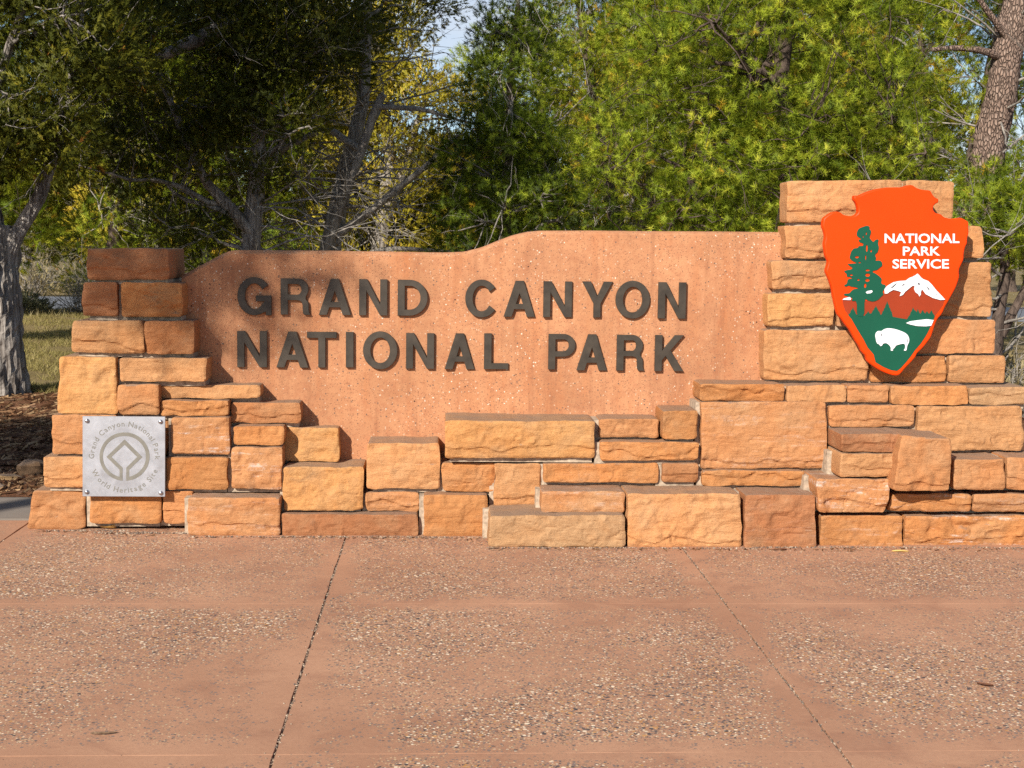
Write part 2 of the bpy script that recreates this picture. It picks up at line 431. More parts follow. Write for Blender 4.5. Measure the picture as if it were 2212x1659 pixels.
def flat_text(name, parts, y, mat, parent):
    """parts: list of (verts2d Nx2 in X,Z , faces) -> one thin sheet mesh at y"""
    V = []; F = []; n = 0
    for v, f in parts:
        V += [(a, y, b) for a, b in v]; F += [[i + n for i in q] for q in f]; n += len(v)
    off = OFF[parent.name]
    me = bpy.data.meshes.new(name); me.from_pydata([tuple(np.array(q) - off) for q in V], [], F)
    return link(name, me, mat, parent)

# ------------------------------------------------------------------ the setting
rng = np.random.default_rng(11)
gx = np.linspace(-140, 140, 71); gy = np.linspace(-40, 240, 71)
GX, GY = np.meshgrid(gx, gy)
def grid_faces(nx, ny):
    i, j = np.meshgrid(np.arange(nx - 1), np.arange(ny - 1)); a = (j * nx + i).ravel()
    return np.stack([a, a + 1, a + nx + 1, a + nx], 1)
tag(obj('ground', np.stack([GX, GY, np.full_like(GX, -.05) + np.where(GY > 60, (GY - 60) * .012, 0)], -1).reshape(-1, 3), grid_faces(71, 71), M['ground']), kind='structure')
# nearer soil and turf behind the wall, gently uneven
nx, ny = 150, 170
xs = np.linspace(-14, 12, nx); ys = np.linspace(8.62, 31.0, ny)
SX, SY = np.meshgrid(xs, ys)
def soil_z(x, y):
    edge = np.minimum(np.minimum(x + 14, 12 - x), np.minimum(y - 8.62, 31.0 - y))
    return .004 + sstep(0, .8, edge) * (.035 * fbm(x * .7, y * .7, 3.3, 5) + .018 * fbm(x * 4, y * 4, 1, 9))
tag(obj('forest_floor', np.stack([SX, SY, soil_z(SX, SY)], -1).reshape(-1, 3), grid_faces(nx, ny), M['ground'], smooth=True), kind='structure')
b = MB(); b.box(-70, 70, 31.0, 37.2, -.04, .02)
tag(b.build('road', M['asphalt']), kind='structure')
b = MB(); b.box(-14, 12, 7.945, 8.6, -.12, .006)
tag(b.build('path', M['concrete']), kind='structure')

pave = root('pavement', 'red exposed aggregate pavement of square slabs with gravel joints', None, (0, 0, 0), kind='structure')
ybs = [7.92, 6.09, 4.26, 2.43, .60, -1.23]
xbs = [-.526 + 1.84 * k for k in range(-5, 6)]
def slab_me(x0, x1, y0, y1, seed):
    g = .0052; gy_ = .0007; bv = .0009
    cx, cy = (x0 + x1) / 2, (y0 + y1) / 2
    hx, hy = (x1 - x0) / 2 - g, (y1 - y0) / 2 - gy_
    n = 40
    def edge(k, a, bb):
        t = np.linspace(-1, 1, n, endpoint=False)
        if k == 0: P = np.stack([t * a, np.full(n, -bb)], 1)
        if k == 1: P = np.stack([np.full(n, a), t * bb], 1)
        if k == 2: P = np.stack([-t * a, np.full(n, bb)], 1)
        if k == 3: P = np.stack([np.full(n, -a), -t * bb], 1)
        return P
    def ring(d, z, wob):
        P = np.concatenate([edge(k, hx - d, hy - d) for k in range(4)])
        P = P + wob * np.stack([fbm(P[:, 0] * 9, P[:, 1] * 9, seed, 3), fbm(P[:, 0] * 9, P[:, 1] * 9, seed + 9.5, 4)], 1)
        return np.column_stack([P, np.full(len(P), z)])
    m = 4 * n
    V = np.concatenate([ring(0, -.09, .0022), ring(0, -bv, .0022), ring(bv, 0, .0022), ring(.12, 0, 0), [[0, 0, 0]]])
    i = np.arange(m); k = (i + 1) % m
    Q = np.concatenate([np.stack([i + r * m, k + r * m, k + (r + 1) * m, i + (r + 1) * m], 1) for r in range(3)])
    T = np.stack([i + 3 * m, k + 3 * m, np.full(m, 4 * m)], 1)
    return mesh_np('slab', V, [T, Q]), (cx, cy, 0)
for a in range(len(xbs) - 1):
    for c in range(len(ybs) - 1):
        me, lc = slab_me(xbs[a], xbs[a + 1], ybs[c + 1], ybs[c], a * 7.7 + c * 3.1)
        o = link('slab', me, M['slab'], pave); o.location = lc
b = MB(); b.box(xbs[0], xbs[-1], ybs[-1], ybs[0] + .01, -.2, -.007)
b.build('joint_fill', M['grit'], pave)

# ------------------------------------------------------------------ monument wall
YP = 7.86                                       # face of the concrete panel
def ysh(x): return -.11 * np.clip((x - 950) / 500, 0, 1)      # the right half of the wall comes a little forward
mon = root('monument_sign', 'long red concrete entrance sign set in stepped sandstone blocks with bronze letters', 'sign', (0.3, 7.8, 0))
PAL = {'t': lin(230, 174, 122), 'o': lin(222, 158, 102), 'p': lin(222, 162, 112), 'b': lin(208, 148, 102), 'r': lin(198, 140, 100), 'g': lin(214, 172, 128), 'y': lin(234, 178, 118)}
def stone(c4, yf, yb, tone, seed, salt=0.0, rough=1.0):
    gr_ = .35; c4 = [(x + gr_ * (-1 if i in (0, 3) else 1), y + gr_ * (-1 if i < 2 else 1)) for i, (x, y) in enumerate(c4)]
    P = [at(x, y, yf) for x, y in c4]                       # TL TR BR BL
    TL, TR, BR, BL = [np.array([p[0], p[2]]) for p in P]
    wd, ht = np.linalg.norm(TR - TL), np.linalg.norm(TL - BL)
    nx, nz = max(12, int(wd / .0072)), max(10, int(ht / .0072))
    u, v = np.meshgrid(np.linspace(0, 1, nx), np.linspace(0, 1, nz))
    S = (TL * (1 - u)[..., None] + TR * u[..., None]) * (1 - v)[..., None] + (BL * (1 - u)[..., None] + BR * u[..., None]) * v[..., None]
    X, Z = S[..., 0], S[..., 1]; s = seed * 3.7
    # wavy outline
    wgt = lambda q: np.exp(-(q / .03) ** 2)
    eu0, eu1, ev0, ev1 = u * wd, (1 - u) * wd, v * ht, (1 - v) * ht
    X = X + (wgt(eu0) * fbm(Z * 9, s, 1.5, 1, 3) - wgt(eu1) * fbm(Z * 9, s, 7.5, 2, 3)) * .0075 * rough
    Z = Z + (wgt(ev0) * fbm(X * 8, s, 3.5, 3, 3) * .0045 - wgt(ev1) * fbm(X * 8, s, 5.5, 4, 3) * .0055) * rough
    # round the corners a little
    for eu, ev, sx, sz in ((eu0, ev0, 1, -1), (eu1, ev0, -1, -1), (eu0, ev1, 1, 1), (eu1, ev1, -1, 1)):
        k = np.exp(-((eu ** 2 + ev ** 2) / .010 ** 2)) * .004
        X = X + sx * k; Z = Z + sz * k
    lo, hi = .5 + .5 * vnoise(s, .5, 0, 5), .5 + .5 * vnoise(s, 9.5, 0, 6)
    d = np.zeros_like(X)
    # broken arrises: each edge falls back by its own ragged amount
    for e, q, amp, sd in ((eu0, Z, .006, 11), (eu1, Z, .007, 12), (ev0, X, .002 + .005 * lo, 13), (ev1, X, .003 + .006 * hi, 14)):
        wdt = .003 + .018 * (.5 + .5 * fbm(q * 11, s, 2.2, sd, 3))
        a = amp * (.75 + .8 * fbm(q * 7, s, 8.1, sd + 20, 2)) * rough
        d -= np.clip(a, .002, .05) * (1 - sstep(0, 1, e / np.clip(wdt, .0055, .05))) ** 1.3
    d += .0045 * rough * fbm(X * 4.5, Z * 5.5, s, 21, 2)
    # conchoidal spalls with sharp lips
    n = fbm(X * 4.5 + .6 * fbm(X * 14, Z * 14, s, 31, 2), Z * 8, s + 4, 22, 3)
    st = np.floor(n * 3.2); fr = n * 3.2 - st
    d += rough * .0042 * (st + sstep(.0, .13, fr))
    lip = fbm(X * 6, s, 4.4, 33, 3) * .035 + .055            # a ragged under-edge near the bottom
    d -= rough * .011 * (1 - sstep(lip - .005, lip + .004, ev1)) * (hi > .5)
    d += .0022 * fbm(X * 26, Z * 44, s, 23, 4)
    cr_ = 1 - np.abs(fbm(X * 3.1 + .3 * fbm(X * 12, Z * 12, s, 44, 2), Z * 5.5, s + 9, 45, 2)); d -= .006 * rough * sstep(.975, .998, cr_) * sstep(.05, .4, fbm(X * 2.3, Z * 2.3, s, 46, 1))
    Y = yf + .012 - d
    V = np.stack([X, Y, Z], -1).reshape(-1, 3)
    F = grid_faces(nx, nz)[:, ::-1]
    idx = np.arange(nx * nz).reshape(nz, nx)
    ring = np.concatenate([idx[0, :-1], idx[:-1, -1], idx[-1, :0:-1], idx[:0:-1, 0]])
    m = len(ring); n0 = len(V)
    B0 = V[ring].copy(); B0[:, 1] = yf + .07 + .012 * fbm(B0[:, 0] * 12, B0[:, 2] * 12, s, 41, 2)
    c2 = np.array([X.mean(), Z.mean()])
    dv = B0[:, [0, 2]] - c2; dl = np.linalg.norm(dv, axis=1)[:, None]
    B0[:, [0, 2]] += dv / dl * .002 * fbm(B0[:, 0] * 15, s, B0[:, 2] * 15, 42, 2)[:, None]
    B1 = V[ring].copy(); B1[:, 1] = yb
    V = np.concatenate([V, B0, B1, [[c2[0], yb, c2[1]]]])
    i = np.arange(m); k = (i + 1) % m
    Q = np.concatenate([np.stack([ring[i], ring[k], n0 + k, n0 + i], 1), np.stack([n0 + i, n0 + k, n0 + m + k, n0 + m + i], 1)])
    T = np.stack([n0 + m + i, n0 + m + k, np.full(m, n0 + 2 * m)], 1)
    o = obj('stone', V, [T, np.concatenate([F, Q])], M['stone'], mon, smooth=True, sharp=38)
    cc = np.array(PAL[tone]) * (1 + .12 * (vnoise(s, 1.1, 2.2, 51))) * np.array([.765, .765, .765])
    o.color = (*cc, 1)
    o['salt'] = float(salt)
    return P

def rect(x0, y0, x1, y1): return [(x0, y0), (x1, y0), (x1, y1), (x0, y1)]
W1, W2 = 7.98, 8.14           # stones built into the wall / piers going right through
ST = [
 # left pier
 (rect(187, 537, 362, 604), 7.66, W2, 'r', 0), (rect(177, 610, 252, 683), 7.66, W2, 'r', 0), (rect(260, 611, 392, 684), 7.67, W2, 'o', 0),
 ([(156, 693), (306, 694), (308, 763), (153, 761)], 7.64, W2, 't', 0), (rect(313, 694, 417, 765), 7.65, W2, 'b', 0),
 ([(128, 772), (250, 773), (253, 894), (124, 893)], 7.63, W2, 'y', 0), (rect(257, 774, 444, 825), 7.64, W2, 't', 0),
 (rect(255, 831, 341, 897), 7.62, W1, 'p', 0), (rect(347, 833, 561, 860), 7.70, W1, 't', 0), (rect(346, 866, 493, 899), 7.64, W1, 'o', 0),
 (rect(498, 871, 648, 915), 7.70, W1, 'b', 0), (rect(111, 897, 249, 981), 7.62, W2, 'p', 0), (rect(256, 899, 364, 981), 7.70, W1, 'p', 0),
 (rect(370, 903, 495, 982), 7.61, W1, 'p', 1.0), (rect(91, 988, 250, 1054), 7.61, W2, 't', 0), (rect(256, 989, 353, 1056), 7.66, W1, 'o', 0),
 (rect(360, 989, 491, 1057), 7.60, W1, 'o', 0), ([(70, 1061), (182, 1060), (183, 1143), (58, 1144)], 7.60, W2, 'p', 0),
 (rect(192, 1063, 345, 1132), 7.62, W1, 'o', 0), (rect(352, 1062, 415, 1131), 7.63, W1, 'p', 0), (rect(405, 1076, 604, 1159), 7.53, W1, 'p', .25),
 (rect(504, 922, 611, 962), 7.63, W1, 'o', 0), (rect(499, 967, 608, 1057), 7.60, W1, 'p', .6), ([(614, 923), (733, 925), (733, 996), (615, 995)], 7.74, W1, 'y', 0),
 (rect(612, 1010, 783, 1103), 7.57, W1, 'y', 0),
 # middle
 (rect(793, 959, 948, 1057), 7.57, W1, 't', 0), (rect(791, 1065, 906, 1106), 7.58, W1, 'p', .1), (rect(609, 1112, 902, 1160), 7.55, W1, 'r', 0),
 (rect(961, 910, 1285, 991), 7.52, W1, 'y', 0), ([(955, 1001), (1072, 1001), (1063, 1064), (956, 1062)], 7.58, W1, 'o', 0), (rect(915, 1070, 1053, 1160), 7.54, W1, 'o', 0),
 (rect(1068, 1002, 1166, 1093), 7.57, W1, 't', 0), (rect(1174, 1002, 1422, 1043), 7.57, W1, 'o', .1), (rect(1430, 1002, 1508, 1044), 7.58, W1, 'b', 0),
 (rect(1295, 906, 1424, 946), 7.64, W1, 'p', 0), (rect(1432, 888, 1506, 950), 7.58, W1, 'o', 0), (rect(1297, 956, 1510, 995), 7.57, W1, 'o', 0),
 (rect(1171, 1063, 1350, 1107), 7.46, W1, 'p', .3), ([(1060, 1115), (1350, 1115), (1350, 1182), (1055, 1182)], 7.37, W1, 'g', 0), ([(1359, 1068), (1602, 1069), (1604, 1185), (1358, 1184)], 7.39, W1, 't', 0),
 # right
 (rect(1513, 831, 1698, 867), 7.61, W2, 'o', 0), (rect(1517, 869, 1786, 1013), 7.60, W1, 'p', .3), (rect(1519, 1018, 1738, 1050), 7.57, W1, 'o', 0),
 (rect(1609, 1070, 1764, 1186), 7.39, W1, 'r', .15), (rect(1703, 833, 1831, 868), 7.61, W2, 't', 0), (rect(1834, 834, 1921, 870), 7.61, W2, 'p', 0), (rect(1926, 835, 2093, 874), 7.61, W2, 'o', 0),
 (rect(2098, 838, 2225, 875), 7.61, W2, 'g', 0), (rect(1794, 876, 1976, 922), 7.60, W1, 'p', 0), (rect(1984, 879, 2211, 972), 7.59, W2, 't', 0),
 (rect(1820, 938, 1949, 977), 7.38, W1, 'r', 0), ([(1819, 981), (1939, 981), (1934, 1032), (1815, 1032)], 7.38, W1, 't', 0),
 ([(1952, 942), (2057, 949), (2053, 1062), (1930, 1061)], 7.30, W1, 'p', 0), (rect(2060, 993, 2172, 1059), 7.40, W1, 'p', 0), (rect(2178, 990, 2262, 1059), 7.42, W2, 'p', 0),
 ([(1765, 1035), (1930, 1037), (1912, 1108), (1769, 1107)], 7.38, W1, 'p', .9), ([(1930, 1068), (2100, 1068), (2100, 1106), (1922, 1106)], 7.43, W1, 'o', .7), (rect(2105, 1068, 2262, 1108), 7.44, W2, 'p', .2),
 (rect(1773, 1115, 1950, 1184), 7.43, W1, 'o', .35), (rect(1956, 1116, 2276, 1184), 7.44, W2, 'o', 1.0),
 # tower
 ([(1703, 391), (1950, 388), (1951, 478), (1703, 480)], 7.73, 7.92, 't', 0), ([(1958, 389), (2062, 391), (2062, 472), (1958, 478)], 7.75, W2, 't', 0),
 ([(1698, 487), (1905, 486), (1905, 556), (1696, 557)], 7.73, 7.90, 't', 0), (rect(1911, 489, 2124, 557), 7.75, W2, 't', 0),
 (rect(1670, 564, 1972, 625), 7.73, 7.88, 't', 0), ([(1980, 566), (2143, 566), (2146, 683), (1980, 683)], 7.74, W2, 't', 0),
 (rect(1661, 634, 1803, 705), 7.72, 7.88, 'y', 0), (rect(1807, 633, 1974, 705), 7.74, W2, 'p', .3), (rect(1652, 714, 1877, 822), 7.72, 7.97, 't', 0),
 (rect(1883, 691, 2151, 763), 7.74, W2, 'p', 0), (rect(1884, 770, 2046, 826), 7.73, W2, 'o', 0), (rect(2051, 769, 2173, 827), 7.73, W2, 't', 0),
]
mort = MB()
for k, (c4, yf, yb, tone, salt) in enumerate(ST):
    xm = sum(p[0] for p in c4) / 4
    if yb not in (W1, W2): yb += ysh(xm)
    if yf >= 7.48: yf += ysh(xm)
    else: yf -= .135                # the stones that stand furthest out rest on the pavement here
    if k in (20, 27, 30): yf -= .025
    if k == 17: yf = 7.665
    P = stone(c4, yf, yb, tone, k + 1, salt)
    x0, x1 = min(p[0] for p in P) , max(p[0] for p in P); z0, z1 = min(p[2] for p in P), max(p[2] for p in P)
    e = .024
    left_open = k in (0, 1, 3, 5, 11, 14, 17, 25, 28, 35, 40, 50, 60, 62, 64, 66, 68)
    xl = x0 + .03 if left_open else x0 - e
    front = max(yf + .056, 7.53 + ysh(xm)) + .006 * (((k * 37) % 11) / 11)
    mort.box(xl, x1 - .012 - .0005 * (k % 7), front, yb - .02 - .001 * (k % 13), max(-.02, z0 - e), z1 - .012 - .0004 * (k % 9))
cA0, cA1 = at(1735, 822, 7.95), at(1990, 405, 7.95); mort.box(cA0[0], cA1[0], 7.74, 8.125, cA0[2], cA1[2])
mort.build('mortar', M['mortar'], mon)

# concrete panel: front face, chamfered top, thickness
def panel_outline():
    top = [(392, 604), (440, 577), (486, 553), (500, 549)]
    top += [(560, 549), (700, 550), (850, 552), (960, 554), (1005, 552), (1040, 543), (1075, 529), (1110, 516), (1140, 509), (1172, 506), (1300, 506.5), (1450, 507.5), (1600, 508.5), (1720, 509.5)]
    p = [at(x, y, YP + ysh(x)) for x, y in top]
    return [(q[0], q[2]) for q in p]
po = panel_outline(); xl, xr = po[0][0], po[-1][0]
pm = MB()
nu = 150
ux = np.linspace(xl, xr, nu); uz = np.interp(ux, [p[0] for p in po], [p[1] for p in po])
prof = [(YP, None), (YP, 0.0), (YP + .004, .006), (YP + .030, .020), (YP + .036, .0215), (YP + .19, .0215), (YP + .198, .014), (YP + .2, 0.0), (YP + .2, None)]
rows = []
for yv, dz in prof:
    zz = np.full(nu, .02) if dz is None else uz + dz
    wob = 0 if dz is None else .0012 * fbm(ux * 6, yv * 9, .5, 61, 3)
    rows.append(np.stack([ux, np.full(nu, yv), zz + wob], 1))
V = np.concatenate(rows); V[:, 1] += ysh(957 + V[:, 0] / 7.8 * 2949); F = grid_faces(nu, len(prof))
panel = obj('sign_panel', V, F, M['panel'], mon, smooth=True, sharp=30)
panel['label'] = 'pinkish red exposed aggregate concrete panel with a stepped curved top'

# bronze letters --------------------------------------------------------------
def arc(cx, cy, rx, ry, a0, a1, n=20):
    return [(cx + rx * math.cos(R(a)), cy + ry * math.sin(R(a))) for a in np.linspace(a0, a1, n)]
def glyph(ch, w):
    s = .2
    if ch == 'I': return [[(0, 0), (w, 0), (w, 1), (0, 1)]]
    if ch == 'L': return [[(0, 0), (w, 0), (w, .17), (s + .01, .17), (s + .01, 1), (0, 1)]]
    if ch == 'T': return [[(w / 2 - s / 2, 0), (w / 2 + s / 2, 0), (w / 2 + s / 2, .83), (w, .83), (w, 1), (0, 1), (0, .83), (w / 2 - s / 2, .83)]]
    if ch == 'N': return [[(0, 0), (s, 0), (s, .68), (w - s, 0), (w, 0), (w, 1), (w - s, 1), (w - s, .31), (s + .02, 1), (0, 1)]]
    if ch == 'A':
        t = .225; h = w / 2; a = .112
        xo = lambda y: (h - a) * y; xi = lambda y: xo(y) + t
        yt = (h - t) / (h - a)
        return [[(0, 0), (t, 0), (xi(.21), .21), (w - xi(.21), .21), (w - t, 0), (w, 0), (h + a, 1), (h - a, 1)],
                [(xi(.36), .36), (h, min(.72, yt)), (w - xi(.36), .36)]]
    if ch == 'D':
        c = .40 * w
        return [[(0, 0)] + arc(c, .5, w - c, .5, -90, 90) + [(0, 1)],
                ([(s, .17)] + arc(c, .5, w - c - s, .33, -90, 90) + [(s, .83)])[::-1]]
    if ch in 'PR':
        cw = .94 * w if ch == 'R' else w
        c = .56 * w; b0 = .40 if ch == 'R' else .36; cy = (b0 + 1) / 2; ry = (1 - b0) / 2
        hole = ([(s, b0 + .155)] + arc(c, cy, cw - c - s * .95, ry - .155, -90, 90, 14) + [(s, .845)])[::-1]
        if ch == 'P': return [[(0, 0), (s, 0), (s, b0)] + arc(c, cy, cw - c, ry, -90, 90, 18) + [(0, 1)], hole]
        leg = [(c, .40), (c + .10 * w, .385), (c + .155 * w, .35), (c + .18 * w, .28), (c + .185 * w, .12), (c + .20 * w, .04), (c + .235 * w, 0),
               (w, 0), (w, .025), (.965 * w, .06), (.95 * w, .14), (.945 * w, .30), (.915 * w, .37), (.85 * w, .435)]
        return [[(0, 0), (s, 0), (s, .40)] + leg + arc(c, cy, cw - c, ry, -38, 90, 16) + [(0, 1)], hole]
    if ch == 'O':
        return [arc(w / 2, .5, w / 2, .5, 0, 351, 40), arc(w / 2, .5, w / 2 - s, .335, 0, -351, 40)]
    if ch == 'C':
        return [arc(w / 2, .5, w / 2, .5, 36, 324, 36) + arc(w / 2, .5, w / 2 - s, .335, 328, 32, 30)]
    if ch == 'G':
        return [arc(w / 2, .5, w / 2, .5, 36, 302, 34) + [(.83 * w, .10), (.84 * w, 0), (w, 0), (w, .52), (.54 * w, .52), (.54 * w, .365), (.80 * w, .365)]
                + arc(w / 2, .5, w / 2 - s, .335, 326, 32, 30)]
    if ch == 'Y': return [[(w / 2 - s / 2, 0), (w / 2 + s / 2, 0), (w / 2 + s / 2, .39), (w, 1), (w - .245, 1), (w / 2, .585), (.245, 1), (0, 1), (w / 2 - s / 2, .39)]]
    if ch == 'K': return [[(0, 0), (s, 0), (s, .30), (s + .10, .42), (w - .25, 0), (w, 0), (s + .235, .575), (w * .985, 1), (w * .985 - .245, 1), (s, .565), (s, 1), (0, 1)]]
c3 = lambda x0, x1, y0, y1: (497.7 + x0 * .225, 497.7 + x1 * .225, 580.65 + y0 * .225, 580.65 + y1 * .225)
c4_ = lambda x0, x1, y0, y1: (967.75 + x0 * .25, 967.75 + x1 * .25, 580.65 + y0 * .25, 580.65 + y1 * .25)
LET = [('G', c3(67, 392, 83, 445)), ('R', c3(482, 765, 95, 440)), ('A', c3(847, 1158, 98, 443)), ('N', c3(1235, 1508, 102, 447)), ('D', c3(1605, 1895, 108, 450)),
       ('C', c4_(147, 437, 95, 420)), ('A', c4_(480, 757, 105, 415)), ('N', c4_(822, 1075, 110, 418)), ('Y', c4_(1155, 1425, 112, 420)), ('O', c4_(1445, 1750, 105, 430)), ('N', c4_(1813, 2062, 118, 430)),
       ('N', c3(65, 350, 600, 945)), ('A', c3(440, 748, 605, 948)), ('T', c3(735, 1020, 608, 948)), ('I', c3(1108, 1183, 608, 948)), ('O', c3(1272, 1605, 603, 965)), ('N', c3(1685, 1958, 620, 960)),
       ('A', c4_(-30, 233, 560, 868)), ('L', c4_(310, 525, 560, 868)), ('P', c4_(865, 1105, 565, 870)), ('A', c4_(1110, 1380, 568, 878)), ('R', c4_(1455, 1702, 573, 880)), ('K', c4_(1785, 2043, 575, 885))]
LT = .020
for ch, (x0, x1, y0, y1) in LET:
    yf = YP + ysh((x0 + x1) / 2) - LT - .004
    a = at(x0, y1, yf); b_ = at(x1, y0, yf); h = b_[2] - a[2]; w_ = (b_[0] - a[0]) / h
    polys = [[(a[0] + x * h, a[2] + y * h) for x, y in p] for p in glyph(ch, w_)]
    shape('letter', polys, yf, LT, M['bronze'], panel, .0016)

# ------------------------------------------------------------------ arrowhead emblem on the tower
YA = 7.49
def cA(pts, Y): return [(lambda q: (q[0], q[2]))(at(1758.5 + x * .26672, 387.1 + y * .26672, Y)) for x, y in pts]
def smooth_poly(p, it=1):
    p = np.array(p, float)
    for _ in range(it):
        q = np.roll(p, -1, 0); p = np.stack([.78 * p + .22 * q, .22 * p + .78 * q], 1).reshape(-1, 2)
    return p.tolist()
def cam_path(P):
    return [tuple(p) for p in P]
out_ = [(325,130),(360,136),(400,115),(460,92),(530,74),(600,66),(660,66),(720,64),(760,48),(800,46),(830,70),(880,86),(945,90),(962,125),(985,150),(1012,160),(1010,190),(985,200),(968,220),(965,245),(985,275),(1030,282),(1055,308),(1100,320),(1150,318),(1190,310),(1225,328),(1255,345),(1252,400),(1257,430),(1243,480),(1243,520),(1228,545),(1215,600),(1215,650),(1195,690),(1175,735),(1180,790),(1168,830),(1150,880),(1120,935),(1095,980),(1065,1030),(1040,1090),(1000,1135),(985,1170),(965,1230),(950,1280),(905,1340),(880,1370),(835,1410),(825,1440),(780,1490),(740,1530),(700,1580),(680,1592),(640,1590),(580,1570),(520,1540),(470,1505),(430,1470),(425,1430),(390,1400),(370,1350),(340,1310),(320,1270),(290,1215),(250,1170),(225,1130),(195,1100),(180,1050),(170,1000),(155,940),(150,890),(135,840),(115,790),(95,745),(110,700),(118,665),(95,620),(90,580),(82,520),(95,470),(85,420),(68,380),(75,325),(85,310),(110,290),(150,265),(185,262),(215,268),(240,290),(290,300),(330,295),(360,270),(355,220),(340,185),(322,165)]
tp = at(1940, 812, YA)
arrow = root('arrowhead_emblem', 'glossy orange arrowhead shaped emblem with white bison and dark green tree on the stone tower', 'emblem', (tp[0], YA, tp[2]))
shape('arrowhead_board', [cA(smooth_poly(out_), YA)], YA, .050, M['orange'], arrow, .009)
brown = [(228,984),(300,984),(345,984),(405,984),(440,984),(520,960),(560,924),(640,880),(720,850),(830,790),(900,880),(1058,977),(1045,1020),(1015,1062),(985,1100),(975,1132),(900,1142),(760,1150),(620,1142),(400,1134),(290,1120),(250,1062),(236,1020)]
shape('russet_mountain', [cA(brown, YA)], YA - .0012, .004, M['brown'], arrow)
greenp = [(275,1100),(292,1082),(298,1060),(306,1058),(315,1036),(322,1060),(330,1068),(338,1092),(345,1095),(380,1100),(408,1106),(418,1090),(425,1088),(438,1068),(446,1084),(460,1090),(470,1076),(474,1062),(482,1060),(488,1042),(494,1040),(500,1022),(508,1044),(514,1050),(520,1066),(528,1072),(538,1100),(548,1092),(554,1070),(562,1064),(566,1046),(574,1040),(578,1018),(584,1012),(591,988),(598,1010),(604,1018),(608,1038),(616,1046),(620,1066),(628,1074),(632,1096),(636,1114),(690,1124),(752,1134),(766,1108),(774,1102),(782,1076),(790,1068),(800,1038),(810,1060),(820,1064),(830,1078),(838,1052),(846,1066),(852,1082),(862,1090),(870,1072),(880,1058),(888,1076),(900,1088),(908,1074),(916,1070),(922,1084),(934,1088),(942,1072),(952,1062),(958,1080),(966,1092),(976,1106),
          (962,1150),(945,1185),(925,1230),(900,1275),(862,1332),(815,1385),(785,1430),(745,1480),(700,1530),(670,1552),(620,1545),(560,1520),(497,1482),(482,1420),(432,1362),(402,1302),(347,1212),(302,1132)]
shape('green_meadow', [cA(greenp, YA)], YA - .003, .006, M['green'], arrow)
tree_o = [(430,375),(450,386),(444,400),(462,420),(454,450),(446,470),(462,494),(480,510),(496,490),(522,485),(514,520),(524,550),(514,592),(490,610),(502,640),(490,660),(530,657),(548,670),(552,700),(525,720),(510,735),(475,741),(470,752),(500,765),(532,790),(547,806),(540,835),(550,850),(581,856),(570,890),(553,905),(560,935),(540,950),(520,975),(480,992),(440,985),(406,965),(405,1112),(345,1112),(346,986),(300,986),(310,966),(295,955),(238,940),(245,926),(285,925),(300,906),(320,890),(362,884),(335,874),(300,871),(275,860),(255,871),(240,860),(266,845),(270,815),(285,806),(310,806),(290,790),(262,791),(265,770),(238,746),(265,735),(300,731),(312,719),(270,691),(275,684),(310,683),(350,680),(305,661),(285,640),(292,610),(300,585),(320,560),(355,556),(360,540),(396,540),(398,520),(365,511),(358,490),(385,485),(343,461),(345,430),(360,400),(395,385)]
holes = [(345,631,16,9),(425,560,8,30),(432,776,20,14),(430,818,18,12),(412,862,10,18),(421,440,5,12),(357,815,11,7),(300,776,12,7),(460,582,7,10),(367,674,12,5),(432,737,18,8),(416,634,5,22),(396,465,4,9)]
polys = [cA(smooth_poly(tree_o), YA)] + [cA([(cx + rx * math.cos(a), cy + ry * math.sin(a)) for a in np.linspace(0, -2 * math.pi, 12, endpoint=False)], YA) for cx, cy, rx, ry in holes]
shape('pine_silhouette', polys, YA - .0055, .008, M['green'], arrow)
snow = [(570,926),(567,890),(590,864),(640,834),(690,824),(740,821),(770,799),(800,788),(822,775),(835,765),(850,780),(862,795),(880,809),(920,824),(950,853),(985,898),(1030,944),(1058,975),(1020,978),(960,962),(900,930),(870,890),(860,915),(862,930),(850,950),(840,930),(818,915),(808,890),(812,860),(790,865),(760,890),(735,910),(715,937),(692,946),(703,915),(680,905),(640,895),(610,910),(590,926)]
for nm_, pts in (('snowcap', snow), ('snow_patch', [(415,916),(430,905),(465,899),(471,911),(455,923),(425,926)]), ('snow_patch', [(228,976),(240,965),(285,953),(297,965),(291,978)]),
                 ('lake', [(742,1165),(775,1150),(850,1140),(910,1133),(965,1140),(945,1186),(900,1191),(830,1188),(775,1176)])):
    shape(nm_, [cA(pts, YA)], YA - .008, .006, M['white'], arrow)
bison = [(493,1270),(496,1247),(512,1230),(530,1228),(545,1230),(562,1216),(580,1209),(600,1206),(640,1210),(680,1221),(730,1241),(755,1261),(768,1292),(765,1320),(758,1332),(750,1350),(745,1388),(722,1388),(735,1370),(736,1345),(725,1329),(690,1336),(660,1345),(650,1362),(634,1376),(637,1388),(617,1388),(621,1370),(612,1350),(596,1334),(578,1325),(555,1330),(548,1345),(535,1353),(525,1336),(508,1331),(500,1310),(497,1290)]
shape('bison', [cA(smooth_poly(bison), YA)], YA - .008, .006, M['white'], arrow)
marks = [[(540,1244),(548,1257),(545,1266),(538,1272)], [(518,1276),(528,1280),(520,1285)], [(753,1272),(757,1300),(750,1328),(747,1324),(752,1298)],
         [(612,884),(650,850),(672,840),(645,868),(634,878)], [(704,859),(722,847),(732,851),(716,862)], [(835,836),(856,846),(849,857),(834,850)], [(900,860),(926,884),(936,906),(918,890)], [(975,918),(990,934),(986,938)]]
sm = [cA(p, YA) for p in marks]
